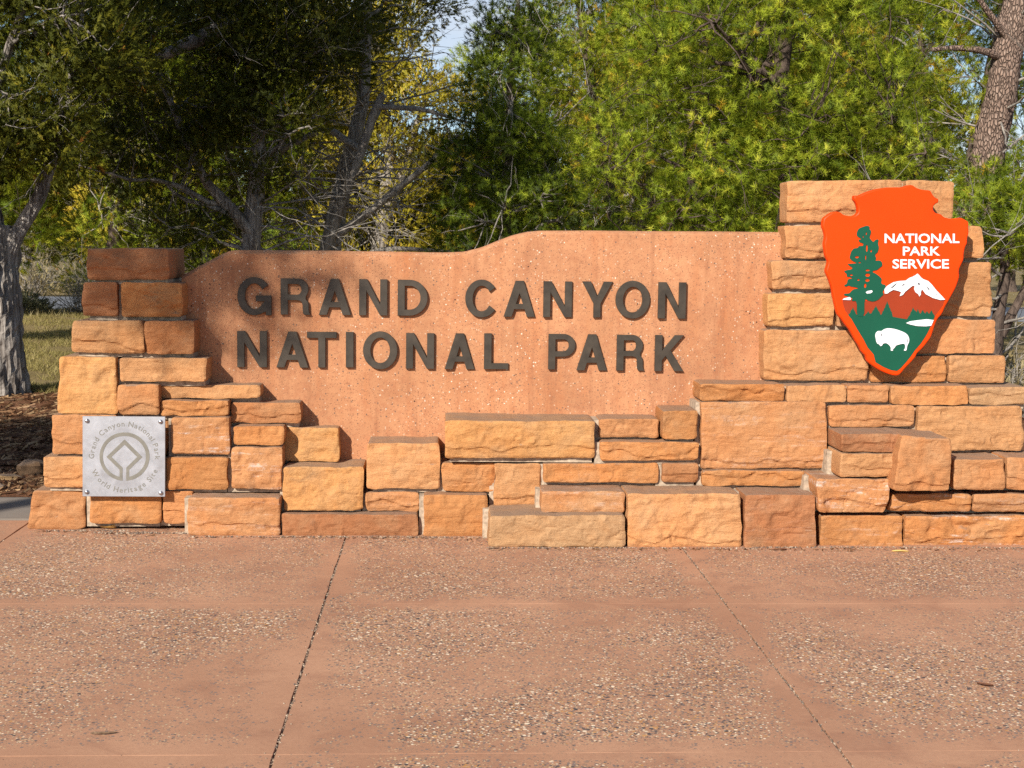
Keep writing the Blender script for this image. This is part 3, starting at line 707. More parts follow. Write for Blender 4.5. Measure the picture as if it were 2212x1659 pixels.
for p, nm_ in zip(sm, ('bison_eye', 'bison_mouth', 'bison_tail_line', 'rock_patch', 'rock_patch', 'rock_patch', 'rock_patch', 'rock_patch')):
    flat_text(nm_, [(p, [list(range(len(p)))])], YA - .0092, M['dark_grey'], arrow)
parts = []
for s, (x0, x1, y0, y1) in (('NATIONAL', (570, 1176, 440, 518)), ('PARK', (718, 1020, 545, 618)), ('SERVICE', (634, 1091, 648, 724))):
    v, f = text_mesh(s, .020)
    mn, mxx = v.min(0), v.max(0)
    v2 = []
    for p in v:
        q = at(1758.5 + (x0 + (p[0] - mn[0]) / (mxx[0] - mn[0]) * (x1 - x0)) * .26672, 387.1 + (y1 + (p[1] - mn[1]) / (mxx[1] - mn[1]) * (y0 - y1)) * .26672, YA)
        v2.append((q[0], q[2]))
    lab = list(range(len(v2)))
    def find(i):
        while lab[i] != i: i = lab[i]
        return i
    for q in f:
        for i in q[1:]: lab[find(i)] = find(q[0])
    for r_ in sorted({find(q[0]) for q in f}, key=lambda i: v2[i][0]):
        fs = [q for q in f if find(q[0]) == r_]; ids = sorted({i for q in fs for i in q}); mp_ = {i: n for n, i in enumerate(ids)}
        flat_text('white_letter', [([v2[i] for i in ids], [[mp_[i] for i in q] for q in fs])], YA - .0022, M['white'], arrow)
for px, py in ((1880, 560), (2010, 560), (1945, 700)):
    b = MB(); q = at(px, py, YA); b.tube([(q[0], YA + .049, q[2]), (q[0], 7.69, q[2])], [.02, .02], 8)
    b.build('mounting_post', M['dark_grey'], arrow)

# ------------------------------------------------------------------ metal plaque
YQ = 7.575

def pq(x, y):
    q = at((300 + x / 4.608) * .553, (1600 + y / 4.608) * .553, YQ); return (q[0], q[2])
q0 = at(268, 1074, YQ)
plq = root('metal_plaque', 'square grey aluminium plaque with engraved ring emblem screwed to the left pier', 'plaque', (q0[0], YQ, q0[2]))
shape('plate', [[pq(103, 118), pq(1590, 128), pq(1588, 1568), pq(103, 1562)][::-1]], YQ, .010, M['plate'], plq, .0012)
ring_o = [(825, 1280)] + [(860 + 450 * math.cos(R(a)), 845 + 436 * math.sin(R(a))) for a in np.linspace(94.5, 446 - .5, 64)] + [(890, 1280), (890, 1045), (1086, 852), (860, 630), (624, 850), (825, 1045)]
hole = [(770, 1215)] + [(857 + 388 * math.cos(R(a)), 845 + 372 * math.sin(R(a))) for a in np.linspace(103, 437, 56)] + [(943, 1215), (943, 1082), (1180, 852), (860, 535), (533, 850), (770, 1080)]
shape('ring_emblem', [[pq(*p) for p in ring_o], [pq(*p) for p in hole[::-1]]], YQ - .0012, .003, M['etch'], plq)
def ring_text(name, s, rad, a0, a1, h, inward):
    adv = []; pos = 0.0
    glyphs = []
    for ch in s:
        if ch == ' ': pos += .30; glyphs.append(None); adv.append(pos); continue
        v, f = text_mesh(ch, .003); x0, x1 = v[:, 0].min(), v[:, 0].max()
        v = v.copy(); v[:, 0] -= (x0 + x1) / 2
        wch = x1 - x0
        pos += wch / 2; adv.append(pos); glyphs.append((v, f)); pos += wch / 2 + .085
    tot = pos - .085
    parts = []
    capH = .727
    for g, a in zip(glyphs, adv):
        if g is None: continue
        ang = R(a0 + (a1 - a0) * a / tot)
        ca, sa = math.cos(ang), math.sin(ang)          # angle on the picture: x right, y up
        v2 = []
        for p in g[0]:
            px, py = p[0] / capH * h, p[1] / capH * h
            if inward: r_, t_ = rad - py, px; xx = r_ * ca - t_ * sa * 1; yy = r_ * sa + t_ * ca
            else: r_, t_ = rad + py, px; xx = r_ * ca + t_ * sa; yy = r_ * sa - t_ * ca
            v2.append(pq(858 + xx, 848 - yy))
        parts.append((v2, g[1]))
    for p in parts: flat_text(name, [p], YQ - .0009, M['etch'], plq)
ring_text('engraved_letter', 'Grand Canyon National Park', 548, 184, -5.5, 98, False)
ring_text('engraved_letter', 'World Heritage Site', 648, 201.5, 338, 98, True)
for x, y in ((185, 200), (1506, 215), (181, 1480), (1512, 1498)):
    c = pq(x, y); b = MB(); rr = .0125; nn = 14; V = []; Q = []
    lv = [(1.0, 0), (1.0, .004), (.88, .008), (.55, .0115), (.02, .013)]
    for rf, hh in lv: V += [(c[0] + rr * rf * math.cos(a), YQ - hh, c[1] + rr * rf * math.sin(a)) for a in np.linspace(0, 2 * math.pi, nn, endpoint=False)]
    for l in range(len(lv) - 1): Q += [(l * nn + i, l * nn + (i + 1) % nn, (l + 1) * nn + (i + 1) % nn, (l + 1) * nn + i) for i in range(nn)]
    b.add(V, quad=Q); b.build('screw', M['screw'], plq, smooth=True)

# ------------------------------------------------------------------ vegetation
def tuft_templates(kind, rg, k=6):
    out = []
    for _ in range(k):
        V = []
        if kind == 'pinyon':
            n = 40
            for i in range(n):
                t = rg.uniform(0, .045); ph = rg.uniform(0, 6.283); th = R(rg.uniform(8, 88)); L = rg.uniform(.030, .042); wd = .00145
                d = np.array([math.sin(th) * math.cos(ph), math.sin(th) * math.sin(ph), math.cos(th)])
                s_ = np.cross(d, rg.standard_normal(3)); s_ /= np.linalg.norm(s_)
                b0 = np.array([0, 0, t])
                V += [b0 - s_ * wd, b0 + s_ * wd, b0 + d * L]
        else:
            n = 11
            for i in range(n):
                t = .015 + .075 * i / n; sd = 1 if i % 2 else -1; th = R(rg.uniform(22, 52)); L = rg.uniform(.028, .048) * (1.15 - .5 * i / n); wd = .0052
                if i == n - 1: th = 0.05
                ph = rg.normal(0, .55)
                d = np.array([sd * math.sin(th) * math.cos(ph), math.sin(th) * math.sin(ph), math.cos(th)])
                s_ = np.cross(d, np.array([rg.normal(0, .5), 1, rg.normal(0, .3)])); s_ /= np.linalg.norm(s_)
                b0 = np.array([0, 0, t])
                V += [b0 - s_ * wd, b0 + s_ * wd, b0 + d * L]
        out.append(np.array(V))
    return np.stack(out)
TT = {k: tuft_templates(k, np.random.default_rng(5)) for k in ('pinyon', 'juniper')}
def foliage(centers, dirs, scale, tint, kind, rg, nrm):
    n = len(centers)
    d = dirs / (np.linalg.norm(dirs, axis=1)[:, None] + 1e-9)
    a = np.cross(d, rg.standard_normal((n, 3))); a /= np.linalg.norm(a, axis=1)[:, None] + 1e-9
    b = np.cross(d, a)
    T = TT[kind][rg.integers(0, 6, n)]                          # n, m, 3
    V = centers[:, None] + scale[:, None, None] * (T[..., 0:1] * a[:, None] + T[..., 1:2] * b[:, None] + T[..., 2:3] * d[:, None])
    m = T.shape[1]
    tn = np.repeat(tint, m) + np.repeat(rg.normal(0, .05, (n, m // 3)), 3, axis=1).ravel()
    W = V.reshape(-1, 3, 3)
    g = np.cross(W[:, 1] - W[:, 0], W[:, 2] - W[:, 0]); g /= np.linalg.norm(g, axis=1)[:, None] + 1e-12
    N = np.repeat(nrm, m // 3, axis=0)
    flip = (g * N).sum(1) < 0
    F = np.arange(n * m).reshape(-1, 3); F[flip] = F[flip][:, ::-1]; g[flip] *= -1
    N = N + .55 * g; N /= np.linalg.norm(N, axis=1)[:, None] + 1e-9
    return V.reshape(-1, 3), F, np.clip(tn, 0, 1), np.repeat(N, 3, axis=0)

def wander(p0, p1, n, amp, rg, sag=0.0):
    t = np.linspace(0, 1, n)[:, None]; P = p0 * (1 - t) + p1 * t
    L = np.linalg.norm(p1 - p0)
    w_ = np.cumsum(rg.standard_normal((n, 3)), axis=0); w_ -= w_[0] * (1 - t) + w_[-1] * t
    P = P + w_ * amp * L / math.sqrt(n); P[:, 2] -= (sag * L * np.sin(t * math.pi))[:, 0]
    return P
def twigs(mb, p, d, L, r, depth, rg, tint=.5):
    """a forking bare branch"""
    d = d / np.linalg.norm(d); n = 5 if depth > 1 else 4
    P = [p]; dd = d.copy()
    for i in range(n):
        dd = dd + rg.normal(0, .17, 3); dd /= np.linalg.norm(dd); P.append(P[-1] + dd * L / n)
    mb.tube(P, np.linspace(r, r * .5 if depth else r * .25, n + 1), 5 if r > .012 else 3, cap=False)
    if depth:
        for q in range(rg.integers(2, 5)):
            i = rg.integers(2, n + 1); nd = dd + rg.normal(0, .62, 3)
            twigs(mb, P[i], nd, L * rg.uniform(.45, .75), r * .5, depth - 1, rg)

def tree(name, label, base, trunk, crowns, kind, seed, bark='juniper_bark', leaf=None, group=None, limbs=8, per=62, twig=1.0, dead=0, size=1.0, lean_out=.5, tint0=.45, ridge=None, sides=12):
    """trunk: list of polylines [(points rel. to base), r0, r1]; crowns: [(cx,cy,cz, rx,ry,rz, clumps, clump radius)] rel. to base"""
    rg = np.random.default_rng(seed)
    base = np.array(base, float)
    t = root(name, label, 'tree', base, group)
    tm = MB(); paths = []
    for q, (pts, r0, r1) in enumerate(trunk):
        P = np.array(pts, float); n = max(8, int(np.linalg.norm(np.diff(P, axis=0), axis=1).sum() * (26 if ridge else 7)))
        s_ = np.linspace(0, 1, len(P)); ss = np.linspace(0, 1, n)
        Q = np.stack([np.interp(ss, s_, P[:, k]) for k in range(3)], 1)
        if n > 6: Q[1:-1] = .25 * Q[:-2] + .5 * Q[1:-1] + .25 * Q[2:]
        Q += (np.stack([fbm(ss * 6, q * 3.3, k * 5.1 + seed, 71, 2) for k in range(3)], 1) * r0 * (.08 if ridge else .35)) * ss[:, None]
        rad = r0 + (r1 - r0) * ss
        if q == 0: rad = rad * (1 + (.22 if ridge else .45) * np.exp(-ss * (7 if ridge else 14)))
        tm.tube(Q + base, rad, (56 if ridge else sides), .07, rg, ridge=ridge)
        paths.append((Q, rad))
    tm.build('trunk', M[bark], t, smooth=not ridge)
    bm_ = MB(); C = []; 
    allQ = np.concatenate([p[0] for p in paths]); allR = np.concatenate([p[1] for p in paths])
    for (cx, cy, cz, rx, ry, rz, nc, cr_) in crowns:
        c0 = np.array([cx, cy, cz])
        d = rg.standard_normal((nc, 3)); d /= np.linalg.norm(d, axis=1)[:, None]
        rr = rg.uniform(.35, 1.0, nc) ** .55
        C.append(np.column_stack([c0 + d * rr[:, None] * np.array([rx, ry, rz]), cr_ * rg.uniform(.65, 1.3, nc), np.full(nc, cx), np.full(nc, cy), np.full(nc, cz)]))
    C = np.concatenate(C)
    # limbs to a share of the clumps, twigs from the limbs to the rest
    order = rg.permutation(len(C)); tips = []
    for j, i in enumerate(order):
        p = C[i, :3]
        dist = np.linalg.norm(allQ[:, :2] - p[:2], axis=1) + 1.3 * np.abs(allQ[:, 2] - (p[2] - .35 * np.linalg.norm(allQ[:, :2] - p[:2], axis=1)))
        k = int(np.argmin(dist))
        if j < limbs:
            L = np.linalg.norm(p - allQ[k]); P = wander(allQ[k], p, 10, .10, rg, -.06)
            r0 = min(allR[k] * .6, .014 + .018 * L)
            bm_.tube(P + base, np.linspace(r0, .008, 10), 6, cap=False); tips.append(P)
        elif tips:
            A = np.concatenate([q[3:] for q in tips]); kk = int(np.argmin(np.linalg.norm(A - p, axis=1)))
            bm_.tube(wander(A[kk], p, 6, .12, rg) + base, np.linspace(.012, .004, 6), 4, cap=False)
        if rg.random() < .55 * twig:
            twigs(bm_, p + base, rg.standard_normal(3), C[i, 3] * 1.5, .006, 1, rg)
    for _ in range(dead):
        k = rg.integers(int(len(paths[0][0]) * .2), len(paths[0][0])); p = paths[0][0][k]
        ph = rg.uniform(0, 6.283)
        twigs(bm_, p + base, np.array([math.cos(ph), math.sin(ph), rg.uniform(-.15, .5)]), rg.uniform(.5, 1.5), .016, 2, rg)
    if bm_.n: bm_.build('branches', M['dead_wood'] if dead else M[bark], t, smooth=True)
    # needles
    cs = []; ds = []; tn = []; nn = []
    for i in range(len(C)):
        r = C[i, 3]; n = int(per * (r / .3) ** 1.9) + 4
        v = rg.standard_normal((n, 3)); v[:, 2] += .25; v /= np.linalg.norm(v, axis=1)[:, None]
        out = C[i, :3] - C[i, 4:7]; out = out / (np.linalg.norm(out) + .2)
        rad = r * rg.uniform(.25, 1.0, n) ** .5
        fl = v * rad[:, None] * np.array([1.15, 1.15, .72])
        cs.append(C[i, :3] + fl); ds.append(v + out * lean_out + np.array([0, 0, .35]) + .4 * rg.standard_normal((n, 3)))
        nn.append(.7 * v + .5 * ds[-1] / np.linalg.norm(ds[-1], axis=1)[:, None] + .35 * out)
        tn.append(np.clip(tint0 + rg.normal(0, .11) + rg.normal(0, .15, n) + (rg.random(n) < .012) * .5, 0, 1))
    cs = np.concatenate(cs) + base; ds = np.concatenate(ds); tn = np.concatenate(tn)
    V, F, A, N = foliage(cs, ds, size * rg.uniform(.8, 1.35, len(cs)), tn, kind, rg, np.concatenate(nn))
    c_ = obj('crown', V, F, leaf or M[kind], t, smooth=True, attr=A)
    c_.data.normals_split_custom_set_from_vertices(N.astype(np.float32))
    return t
def copy_tree(o, loc, rz, scl, label, group=None):
    c = o.copy(); COL.objects.link(c)
    c.location = loc; c.rotation_euler = (0, 0, rz); c.scale = (scl[0], scl[0], scl[1])
    c['label'] = label
    if group: c['group'] = group
    elif 'group' in c: del c['group']
    for ch in o.children:
        d = ch.copy(); COL.objects.link(d); d.parent = c
    return c

def stringy(tt, th):
    a = th + 1.1 * tt
    return 1 + .06 * fbm(np.cos(a) * 3.2, np.sin(a) * 3.2, tt * 1.6, 81, 3) + .13 * fbm(np.cos(a) * 9, np.sin(a) * 9, tt * 1.6, 82, 3) + .10 * np.exp(-tt * 9) * np.cos(a * 5)

# near trees, left to right
T1 = tree('juniper_tree', 'old juniper with pale shaggy forked trunk standing left of the sign', (-4.60, 14.2, 0), [
    ([(0, 0, -.1), (.01, 0, .6), (.0, .02, 1.2), (-.02, .04, 1.75)], .30, .275),
    ([(-.02, .04, 1.6), (-.12, .08, 2.2), (-.3, .1, 3.0), (-.5, .2, 4.4)], .17, .06),
    ([(.10, 0, 1.30), (.27, -.05, 1.62), (.54, -.08, 2.05), (.8, -.05, 2.9), (1.0, .0, 4.2)], .09, .04),
    ([(-.2, .1, 2.5), (.2, -.3, 3.1), (.6, -.5, 4.0)], .07, .03)],
    [(-.1, -.2, 3.3, 1.3, 1.2, 1.15, 60, .34), (.7, -.3, 3.7, 1.0, .9, 1.0, 34, .32), (.2, 0, 4.9, 1.7, 1.4, 1.0, 55, .38), (-.05, -.55, 2.40, .65, .45, .35, 26, .26), (.45, -.6, 2.62, .5, .4, .28, 18, .25), (-.15, -.6, 2.15, .4, .35, .2, 10, .22), (.75, -.5, 2.95, .65, .5, .6, 24, .28)],
    'juniper', 101, limbs=16, per=84, ridge=stringy, twig=.8)
T2 = tree('juniper_tree', 'dark spreading juniper with dead twigs just behind the left end of the concrete panel', (-2.30, 16.6, 0), [
    ([(0, 0, -.1), (.02, 0, .8), (0, .05, 1.8), (.08, .1, 2.8), (-.1, .1, 4.4)], .17, .06),
    ([(.02, .0, 1.7), (-.5, -.2, 2.3), (-1.0, -.4, 3.5)], .08, .03),
    ([(-1.25, -.5, 3.55), (-.75, -.45, 3.8), (-.1, -.3, 4.15)], .05, .10)],
    [(-.9, -.2, 3.7, 1.5, 1.2, 1.1, 70, .36), (.5, 0, 4.15, 1.2, 1.1, .8, 48, .34), (-.2, 0, 5.0, 1.9, 1.5, 1.0, 60, .42), (-1.3, .3, 2.6, .9, .8, .5, 20, .30), (.1, -.2, 2.75, 1.0, .7, .55, 24, .30), (-.9, 0, 1.9, 1.0, .7, .4, 14, .28)],
    'juniper', 102, limbs=18, per=84, dead=26, tint0=.36)
T3 = tree('juniper_tree', 'half dead juniper with a broken forked grey trunk behind the word grand', (-1.58, 17.6, 0), [
    ([(0, 0, -.1), (.08, 0, .9), (.22, 0, 1.9), (.36, .05, 2.6), (.55, .1, 3.4), (.6, .1, 4.6)], .17, .06),
    ([(-.02, -.1, 1.2), (.25, -.25, 1.9), (.55, -.35, 2.75), (.78, -.4, 3.35), (.84, -.4, 3.42)], .07, .045),
    ([(.55, -.35, 2.75), (.1, -.2, 3.05), (-.6, -.1, 2.65)], .05, .03), ([(.75, -.4, 3.28), (1.3, -.4, 3.27), (1.95, -.35, 3.1)], .04, .012),
    ([(.25, -.1, 1.7), (.8, -.3, 2.1), (1.4, -.5, 2.6), (1.75, -.6, 2.95)], .06, .022), ([(.1, -.1, 1.3), (.9, -.3, 1.55), (2.0, -.5, 1.5)], .05, .012)],
    [(.6, .5, 4.8, 1.1, .9, .7, 30, .34), (.1, .4, 3.9, .5, .5, .4, 8, .28)], 'juniper', 103, limbs=10, per=80, dead=64, bark='dead_wood', tint0=.45)
T4 = tree('pinyon_tree', 'narrow shaded pinyon pine behind the dip in the concrete panel', (.72, 16.4, 0), [
    ([(0, 0, -.1), (.0, 0, 1.2), (.06, .05, 2.6), (.12, 0, 4.4)], .11, .03)],
    [(.1, -.1, 2.5, .80, .75, .75, 46, .26), (.08, 0, 3.5, .55, .6, .8, 40, .25), (.16, 0, 4.4, .32, .36, .6, 18, .21), (.45, -.2, 2.0, .8, .6, .5, 26, .26), (-.35, -.2, 1.7, .6, .5, .35, 16, .24)],
    'pinyon', 104, bark='pinyon_bark', limbs=22, per=38, twig=.8, dead=8, tint0=.20, size=1.4)  # low tint puts part of this tree's shade into its needle colour
T5 = tree('pinyon_tree', 'open yellowish pinyon pine with dark crooked limbs above the middle of the panel', (2.55, 19.2, 0), [
    ([(0, 0, -.1), (.05, 0, 1.2), (-.25, 0, 2.5), (-.5, 0, 3.6), (-.7, .1, 5.0)], .14, .05),
    ([(0, 0, 1.3), (.35, -.1, 2.4), (.28, 0, 3.4), (.5, 0, 4.6)], .09, .04)],
    [(-.5, 0, 4.3, 1.3, 1.0, 1.1, 64, .30), (.5, 0, 4.3, 1.2, 1.0, 1.1, 54, .30), (-.1, 0, 2.9, 1.5, .9, .7, 36, .28), (0, 0, 5.4, 1.3, 1.0, .7, 36, .3), (-.4, .1, 1.7, 1.3, .8, .5, 24, .28)],
    'pinyon', 105, bark='pinyon_bark', limbs=22, per=30, size=1.6, tint0=.60, dead=14)
T6 = tree('pinyon_tree', 'big bushy bright green pinyon pine behind the right half of the sign', (3.55, 14.2, 0), [
    ([(0, 0, -.1), (.0, 0, 1.0), (.05, 0, 2.2), (-.05, .1, 3.6), (0, .1, 5.2)], .16, .05),
    ([(0, 0, .9), (-.6, -.1, 1.6), (-1.1, -.2, 2.4)], .08, .03), ([(0, 0, 1.1), (.7, -.2, 1.7), (1.2, -.2, 2.7)], .08, .03)],
    [(-.15, -.2, 3.5, 1.65, 1.3, 1.2, 140, .29), (-1.2, -.3, 2.5, .95, .9, .95, 66, .27), (.75, -.3, 2.6, .85, .9, .9, 62, .27), (-.1, -.5, 2.2, 1.3, .9, .7, 60, .27), (-.1, 0, 4.7, 1.3, 1.2, .9, 56, .32), (-1.0, -.2, 1.5, 1.0, .7, .5, 32, .26), (.9, 0, 1.5, 1.0, .7, .5, 26, .26)],
    'pinyon', 106, bark='pinyon_bark', limbs=34, per=29, twig=1.8, tint0=.54, size=1.5)
T7 = tree('pinyon_tree', 'low young pinyon pine with dark crooked stem right of the stone tower', (5.42, 13.0, 0), [
    ([(0, 0, -.1), (-.06, 0, .7), (.02, 0, 1.4), (-.15, -.1, 2.1)], .09, .03), ([(0, 0, .8), (.25, 0, 1.3), (.3, 0, 2.0)], .05, .02)],
    [(-.2, -.2, 1.95, .60, .55, .38, 34, .22), (.4, -.1, 1.8, .55, .5, .45, 26, .22), (-.35, -.3, 2.15, .3, .3, .25, 10, .2)],
    'pinyon', 107, bark='pinyon_bark', limbs=14, per=34, tint0=.54, dead=10, size=1.45)
T8 = tree('ponderosa_pine', 'leaning plated pinkish pine trunk with dead twigs in the top right corner', (5.92, 15.4, 0), [
    ([(0, 0, -.1), (.1, 0, 1.2), (.20, 0, 2.3), (.34, 0, 3.4), (.48, 0, 4.6), (.75, 0, 7.0)], .23, .13),
    ([(.42, -.05, 3.75), (-.1, -.3, 3.85), (-.7, -.4, 3.8)], .05, .018), ([(.4, -.1, 3.95), (.0, -.3, 4.3), (-.3, -.4, 4.6)], .045, .015)],
    [(.9, 0, 7.2, 1.6, 1.5, 1.3, 50, .42)], 'pinyon', 108, bark='ponderosa_bark', limbs=10, per=30, dead=40, size=1.9, sides=26)
# dead twigs low on the ponderosa
# further rows
T9 = tree('juniper_tree', 'golden sunlit juniper behind the broken grey trunk, below the gap of sky', (-1.15, 24.0, 0), [
    ([(0, 0, -.1), (.05, 0, 1.4), (.2, 0, 3.0), (0, 0, 5.0)], .2, .06), ([(.05, 0, 1.6), (.5, 0, 3.0), (.9, 0, 4.4)], .1, .04)],
    [(-.3, 0, 4.7, 1.15, 1.0, 1.25, 60, .36), (.65, 0, 3.9, .9, .8, .8, 30, .34), (-.2, 0, 2.9, 1.5, 1.0, .9, 36, .36), (0, 0, 1.6, 1.6, 1.0, .7, 26, .36)],
    'juniper', 109, leaf=M['goldleaf'], limbs=24, per=62, twig=1.4, size=1.3, dead=16)
T10 = tree('pinyon_tree', 'broad pinyon pine in the second row beside the gap of sky', (1.9, 26.5, 0), [
    ([(0, 0, -.1), (.05, 0, 1.6), (0, 0, 5.5)], .18, .05)],
    [(0, 0, 4.6, 1.6, 1.2, 1.4, 70, .40), (-.2, 0, 3.0, 1.9, 1.3, 1.0, 54, .40), (0, 0, 1.6, 2.0, 1.3, .7, 36, .40)],
    'pinyon', 110, bark='pinyon_bark', limbs=20, per=20, size=2.5, tint0=.58)
T11 = tree('juniper_tree', 'round olive juniper on the far side of the road seen past the old trunk', (-9.6, 40.5, 0), [
    ([(0, 0, -.1), (.05, 0, 1.2), (-.1, 0, 3.6)], .22, .06)],
    [(0, 0, 3.2, 1.9, 1.6, 1.4, 56, .50), (-.2, 0, 1.7, 2.1, 1.6, .8, 36, .46)],
    'juniper', 111, limbs=18, per=40, size=2.0, tint0=.6)
G = 'trees of the second row in the woodland'
COPIES = [(T5, (-5.2, 22.0, 0), 2.1, (1.0, 1.05), 'open pinyon in the second row behind the left stone pier'),
          (T10, (-3.6, 23.5, 0), .8, (1.0, 1.0), 'pinyon in the second row seen through the dark juniper twigs'),
          (T2, (-8.6, 19.0, 0), 4.0, (1.05, 1.0), 'juniper at the left edge behind the old forked juniper'),
          (T10, (5.0, 21.0, 0), 3.7, (1.0, 1.05), 'pinyon in the second row behind the big bright pinyon'),
          (T5, (7.6, 20.5, 0), 2.6, (1.0, 1.05), 'pinyon in the second row behind the leaning plated trunk'),
          (T11, (-2.3, 29.0, 0), 1.3, (.8, .95), 'juniper far back under the golden juniper crown'),
          (T10, (4.6, 28.5, 0), 5.0, (1.1, 1.25), 'taller pinyon far back between the two middle pinyons'),
          (T9, (3.2, 23.2, 0), 1.9, (.9, .95), 'yellow green juniper peeping out between the two middle pinyons'),
          (T11, (9.5, 30.0, 0), .5, (1.0, 1.6), 'juniper far back at the right edge'),
          (T9, (-5.6, 27.0, 0), 2.9, (1.15, 1.2), 'sunlit yellow juniper far back behind the dark spreading juniper'),
          (T10, (-9.4, 27.5, 0), 1.0, (1.1, 1.25), 'pinyon far back behind the old forked juniper crown'),
          (T9, (-3.0, 27.8, 0), .3, (1.0, 1.2), 'sunlit yellow juniper far back left of the gap of sky'),
          (T10, (7.4, 27.0, 0), 2.2, (1.1, 1.25), 'pinyon far back behind the bushy crown on the right'),
          (T11, (1.2, 28.6, 0), 3.3, (.9, .85), 'low juniper far back right of the gap of sky'),
          (T11, (-.5, 29.6, 0), 5.1, (.8, .8), 'low juniper far back straight under the gap of sky'),
          (T11, (6.4, 30.3, 0), 2.7, (1.0, 1.3), 'juniper far back hidden by the bushy pinyon'),
          (T11, (-6.8, 29.8, 0), 4.4, (1.0, 1.2), 'juniper far back by the road left of the old trunk')]
for o, loc, rz, scl, lb in COPIES: copy_tree(o, loc, rz, scl, lb, G)
FAR = 'far trees beyond the road'
rg = np.random.default_rng(77)
for k in range(22):
    X = -26 + k * 2.3 + rg.uniform(-.6, .6); Y = rg.uniform(42, 58)
    if -8 < X < 9: continue
    copy_tree((T11, T10)[k % 2], (X, Y, 0), rg.uniform(0, 6.28), (rg.uniform(.9, 1.25), rg.uniform(.8, 1.15)), ('far round juniper' if k % 2 == 0 else 'far pinyon') + ' beyond the road, mostly hidden by nearer trees', FAR)
# tall trees standing beyond the left edge, whose shade falls on the left of the sign
T12 = tree('juniper_tree', 'tall bare stemmed juniper outside the left edge whose crown shades the left pier', (-6.6, -.1, 0), [
    ([(-2.3, 0, -.1), (-1.9, 0, 2.5), (-1.2, 0, 5.0), (0, 0, 9.0)], .24, .06)],
    [(0, 0, 8.3, 1.15, 1.1, 1.5, 48, .36), (.55, 0, 6.75, .5, .5, .28, 8, .26), (-.25, 0, 7.0, .7, .5, .3, 10, .26), (.92, 0, 6.85, .3, .35, .16, 6, .22), (.05, 0, 6.5, .4, .3, .16, 5, .2), (.35, 0, 6.45, .3, .3, .14, 4, .2)],
    'juniper', 112, limbs=14, per=60, size=1.2)
copy_tree(T2, (-6.4, 5.6, 0), 1.0, (.85, .85), 'low spreading juniper outside the left edge shading the litter left of the wall')
T13 = tree('juniper_tree', 'tall high crowned juniper outside the left edge shading the juniper with dead twigs', (-8.3, 8.3, 0), [
    ([(0, 0, -.1), (-.1, 0, 3.5), (.25, 0, 7.0), (.4, 0, 11.0)], .26, .06)],
    [(.45, 0, 9.7, 1.35, 1.2, 1.5, 80, .40), (.2, .3, 8.2, .9, .8, .3, 12, .3)],
    'juniper', 113, limbs=14, per=60, size=1.3)

copy_tree(T13, (-4.5, 8.4, 0), 2.2, (.95, .87), 'tall high crowned juniper outside the left edge shading the narrow pinyon')

# ------------------------------------------------------------------ ground cover, shrubs, stones, litter
rg = np.random.default_rng(303)
def blades(name, X, Y, Z, h0, h1, wd, mat, lean, kind='stuff', tint=(.2, .8)):
    n = len(X); h = rg.uniform(h0, h1, n); a = rg.uniform(0, 6.283, n); l = rg.normal(0, lean, (n, 2)) * h[:, None]
    B = np.stack([X, Y, Z], 1); dx = np.stack([np.cos(a) * wd, np.sin(a) * wd, 0 * a], 1)
    V = np.stack([B - dx, B + dx, B + np.stack([l[:, 0], l[:, 1], h], 1)], 1).reshape(-1, 3)
    A = np.repeat(rg.uniform(*tint, n), 3)
    return tag(obj(name, V, np.arange(3 * n).reshape(-1, 3), mat, attr=A), kind=kind)
n = 42000
Y = 14.2 + 16.6 * rg.random(n) ** 1.3; X = -.325 * Y - .6 + rg.random(n) * (.14 * Y + .6)
Y2 = 14.5 + 16 * rg.random(9000); X2 = .27 * Y2 + rg.random(9000) * .16 * Y2
X, Y = np.concatenate([X, X2]), np.concatenate([Y, Y2])
k = fbm(X * .8, Y * .8, 4.4, 88, 3) > -.35; X, Y = X[k], Y[k]
blades('grass', X, Y, soil_z(X, Y) - .01, .03, .09, .006, M['turf'], .7)
n = 5200
Y = rg.uniform(28.2, 30.8, n); X = rg.uniform(-11, 10.5, n); k = fbm(X * 1.2, Y * 1.2, 1.1, 89, 2) > -.25; X, Y = X[k], Y[k]
o = blades('tall_dry_grass', X, Y, np.zeros(len(X)), .06, .20, .008, M['dry'], .5, tint=(0, 1))
# needle and twig litter on the bare soil
n = 9000
Y = rg.uniform(8.65, 15.0, n); X = np.where(rg.random(n) < .8, -.34 * Y + rg.random(n) * .16 * Y, .27 * Y + rg.random(n) * .13 * Y)
a = rg.uniform(0, 3.1416, n); L = rg.uniform(.02, .09, n) * (1 + 2.2 * (rg.random(n) < .03)); wd = rg.uniform(.003, .009, n)
Z = soil_z(X, Y) + .006
m_ = 300; xf = rg.uniform(-2.25, 3.6, m_); yf_ = np.interp(xf, [-2.25, -1.4, -.3, .24, .26, 1.2, 3.6], [7.65, 7.50, 7.50, 7.48, 7.22, 7.22, 7.24]) - np.abs(rg.normal(0, .035, m_))
X, Y, Z = np.concatenate([X, xf]), np.concatenate([Y, yf_]), np.concatenate([Z, np.full(m_, .004)])
a = np.concatenate([a, rg.uniform(0, 3.14, m_)]); L = np.concatenate([L, rg.uniform(.004, .018, m_)]); wd = np.concatenate([wd, rg.uniform(.0015, .004, m_)]); n += m_
B = np.stack([X, Y, Z], 1); fl_ = np.where(np.arange(n) < n - m_, 1.0, .08); dl = np.stack([np.cos(a) * L, np.sin(a) * L, rg.uniform(-.003, .02, n) * fl_], 1); dw = np.stack([-np.sin(a) * wd, np.cos(a) * wd, rg.uniform(0, .008, n) * fl_], 1)
